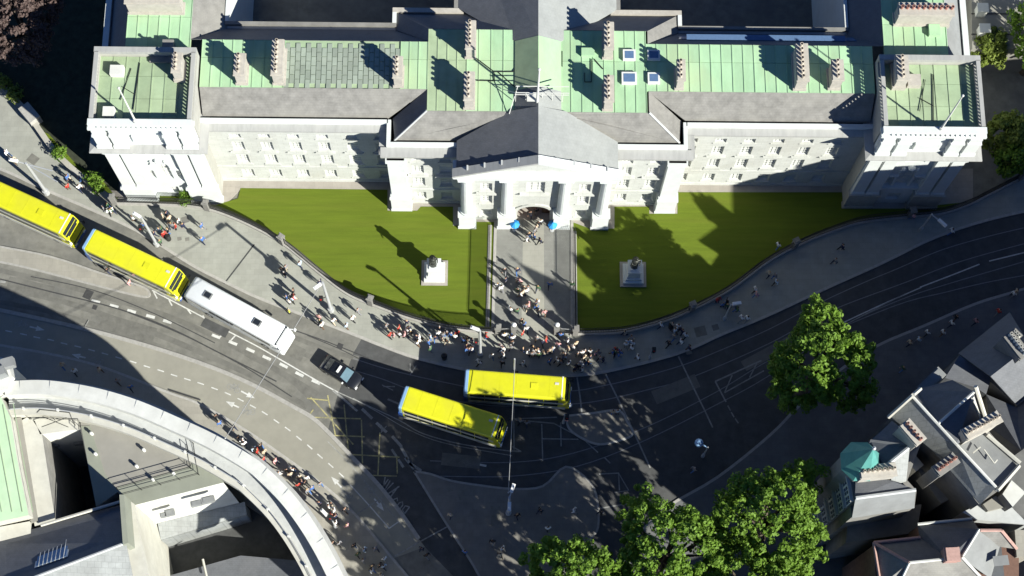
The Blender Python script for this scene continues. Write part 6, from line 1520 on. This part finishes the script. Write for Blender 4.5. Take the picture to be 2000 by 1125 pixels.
for px, py, st in [(432, 831, 0), (458, 838, 0), (425, 818, 0), (479, 870, 0), (498, 880, 0), (511, 874, 0), (516, 901, 0), (540, 904, 0), (575, 921, 1), (569, 930, 1), (586, 935, 1), (590, 942, 1), (612, 957, 0), (598, 946, 1), (627, 948, 0), (603, 962, 0), (650, 1008, 1), (654, 1000, 1), (676, 999, 0), (657, 1012, 1), (663, 1064, 0), (652, 1064, 0), (711, 1097, 0), (752, 1094, 0), (750, 1108, 0), (728, 1117, 0), (745, 1124, 0), (643, 992, 1), (126, 718, 0), (150, 730, 0), (198, 726, 0), (232, 748, 0), (258, 760, 0), (700, 1085, 0), (735, 1075, 0)]:
    person(px, py, BP, None if st else random.choice((-.75, 2.4)) + random.uniform(-.25, .25), .12, None, bool(st))
for px, py in [(213, 533), (256, 557)]: person(px, py, 'on the narrow median island', -.4, .12)
for px, py in [(880, 1009), (908, 1081), (977, 1087), (981, 1074), (962, 1060), (1010, 1010), (1055, 1000), (1070, 1035), (1120, 1000)]: person(px, py, 'on the central traffic island', None, .12)
for px, py in [(824, 1074), (834, 1087), (1015, 826), (1029, 830)]: person(px, py, 'crossing the road', None, .02)
for px, py in [(1104, 824), (1205, 808), (1196, 809)]: person(px, py, 'waiting on the small traffic island', None, .12, None, True)
SP = 'on pavement by the corner houses'
for px, py in [(1902, 632), (1838, 654), (1808, 654), (1773, 674), (1760, 724), (1945, 614), (1980, 575), (1975, 579), (1855, 636), (1862, 625), (1790, 668), (1353, 920), (1268, 962), (1172, 1003)]: person(px, py, SP, random.choice((.5, 3.6)), .12)
rr = random.Random(5)
for lo, hi, n, pl, xs_ in [(0, 0, 26, LP, [(330, 440), (560, 585), (640, 632), (765, 650), (800, 655), (855, 665), (880, 664), (225, 412), (310, 462), (150, 362)]), (0, 0, 26, GP, [(930, 680), (985, 690), (1035, 690), (1065, 690), (1000, 668), (1080, 700), (905, 672)]),
                   (0, 0, 22, RP, [(1110, 690), (1140, 700), (1160, 698), (1200, 690), (1230, 670), (1320, 655), (1420, 600), (1120, 715)]), (0, 0, 14, FP, [(1000, 545), (1025, 570), (1045, 600), (1040, 470), (1000, 610), (1030, 630)]), (0, 0, 20, BP, [(470, 862), (505, 888), (560, 925), (590, 945), (640, 985), (665, 1025), (700, 1075), (735, 1108)])]:
    for i in range(n):
        px, py = xs_[i % len(xs_)]
        person(px + rr.uniform(-16, 16), py + rr.uniform(-9, 9), pl, None, .13, None, rr.random() < .4)
# ---- statues on stepped pedestals
def statue(px, py, label, rz):
    x, y = U(px, py); s_ = thing('statue', label, 'statue', (x, y, .1))
    t = MB(); t.box(x - 1.4, x + 1.4, y - 1.4, y + 1.4, .05, .22); t.build('base_slab', M['apron'], s_)
    t = MB(); t.box(x - 1.1, x + 1.1, y - 1.1, y + 1.1, .22, .55); t.build('step', M['white_stone'], s_)
    t = MB(); t.box(x - .85, x + .85, y - .85, y + .85, .55, .95); t.build('step', M['white_stone'], s_)
    t = MB(); t.add([(x - .68, y - .68, .95), (x + .68, y - .68, .95), (x + .68, y + .68, .95), (x - .68, y + .68, .95), (x - .58, y - .58, 2.6), (x + .58, y - .58, 2.6), (x + .58, y + .58, 2.6), (x - .58, y + .58, 2.6)], [(0, 1, 5, 4), (1, 2, 6, 5), (2, 3, 7, 6), (3, 0, 4, 7), (4, 5, 6, 7)])
    t.box(x - .75, x + .75, y - .75, y + .75, 2.6, 2.85); t.box(x - .5, x + .5, y - .5, y + .5, 2.85, 3.0); t.build('pedestal', M['white_stone'], s_)
    me = FIG[5].copy(); me.materials.clear(); me.materials.append(M['bronze'])
    for p in me.polygons: p.material_index = 0
    o = inst('bronze_figure', me, s_, (x, y, 3.0), rz); o.scale = (1.6, 1.6, 1.42)
    t = MB(); t.cyl(x - .1, y + .05, .42, .30, 3.0, 4.1, 10); t.cyl(x - .1, y + .05, .30, .36, 4.1, 5.0, 10); t.build('bronze_robe', M['bronze'], s_, True)
statue(849, 534, 'bronze figure on a pale stepped pedestal in the sunlit lawn', -1.4)
statue(1236, 537, 'bronze figure on a pale stepped pedestal in the shaded lawn', -1.7)
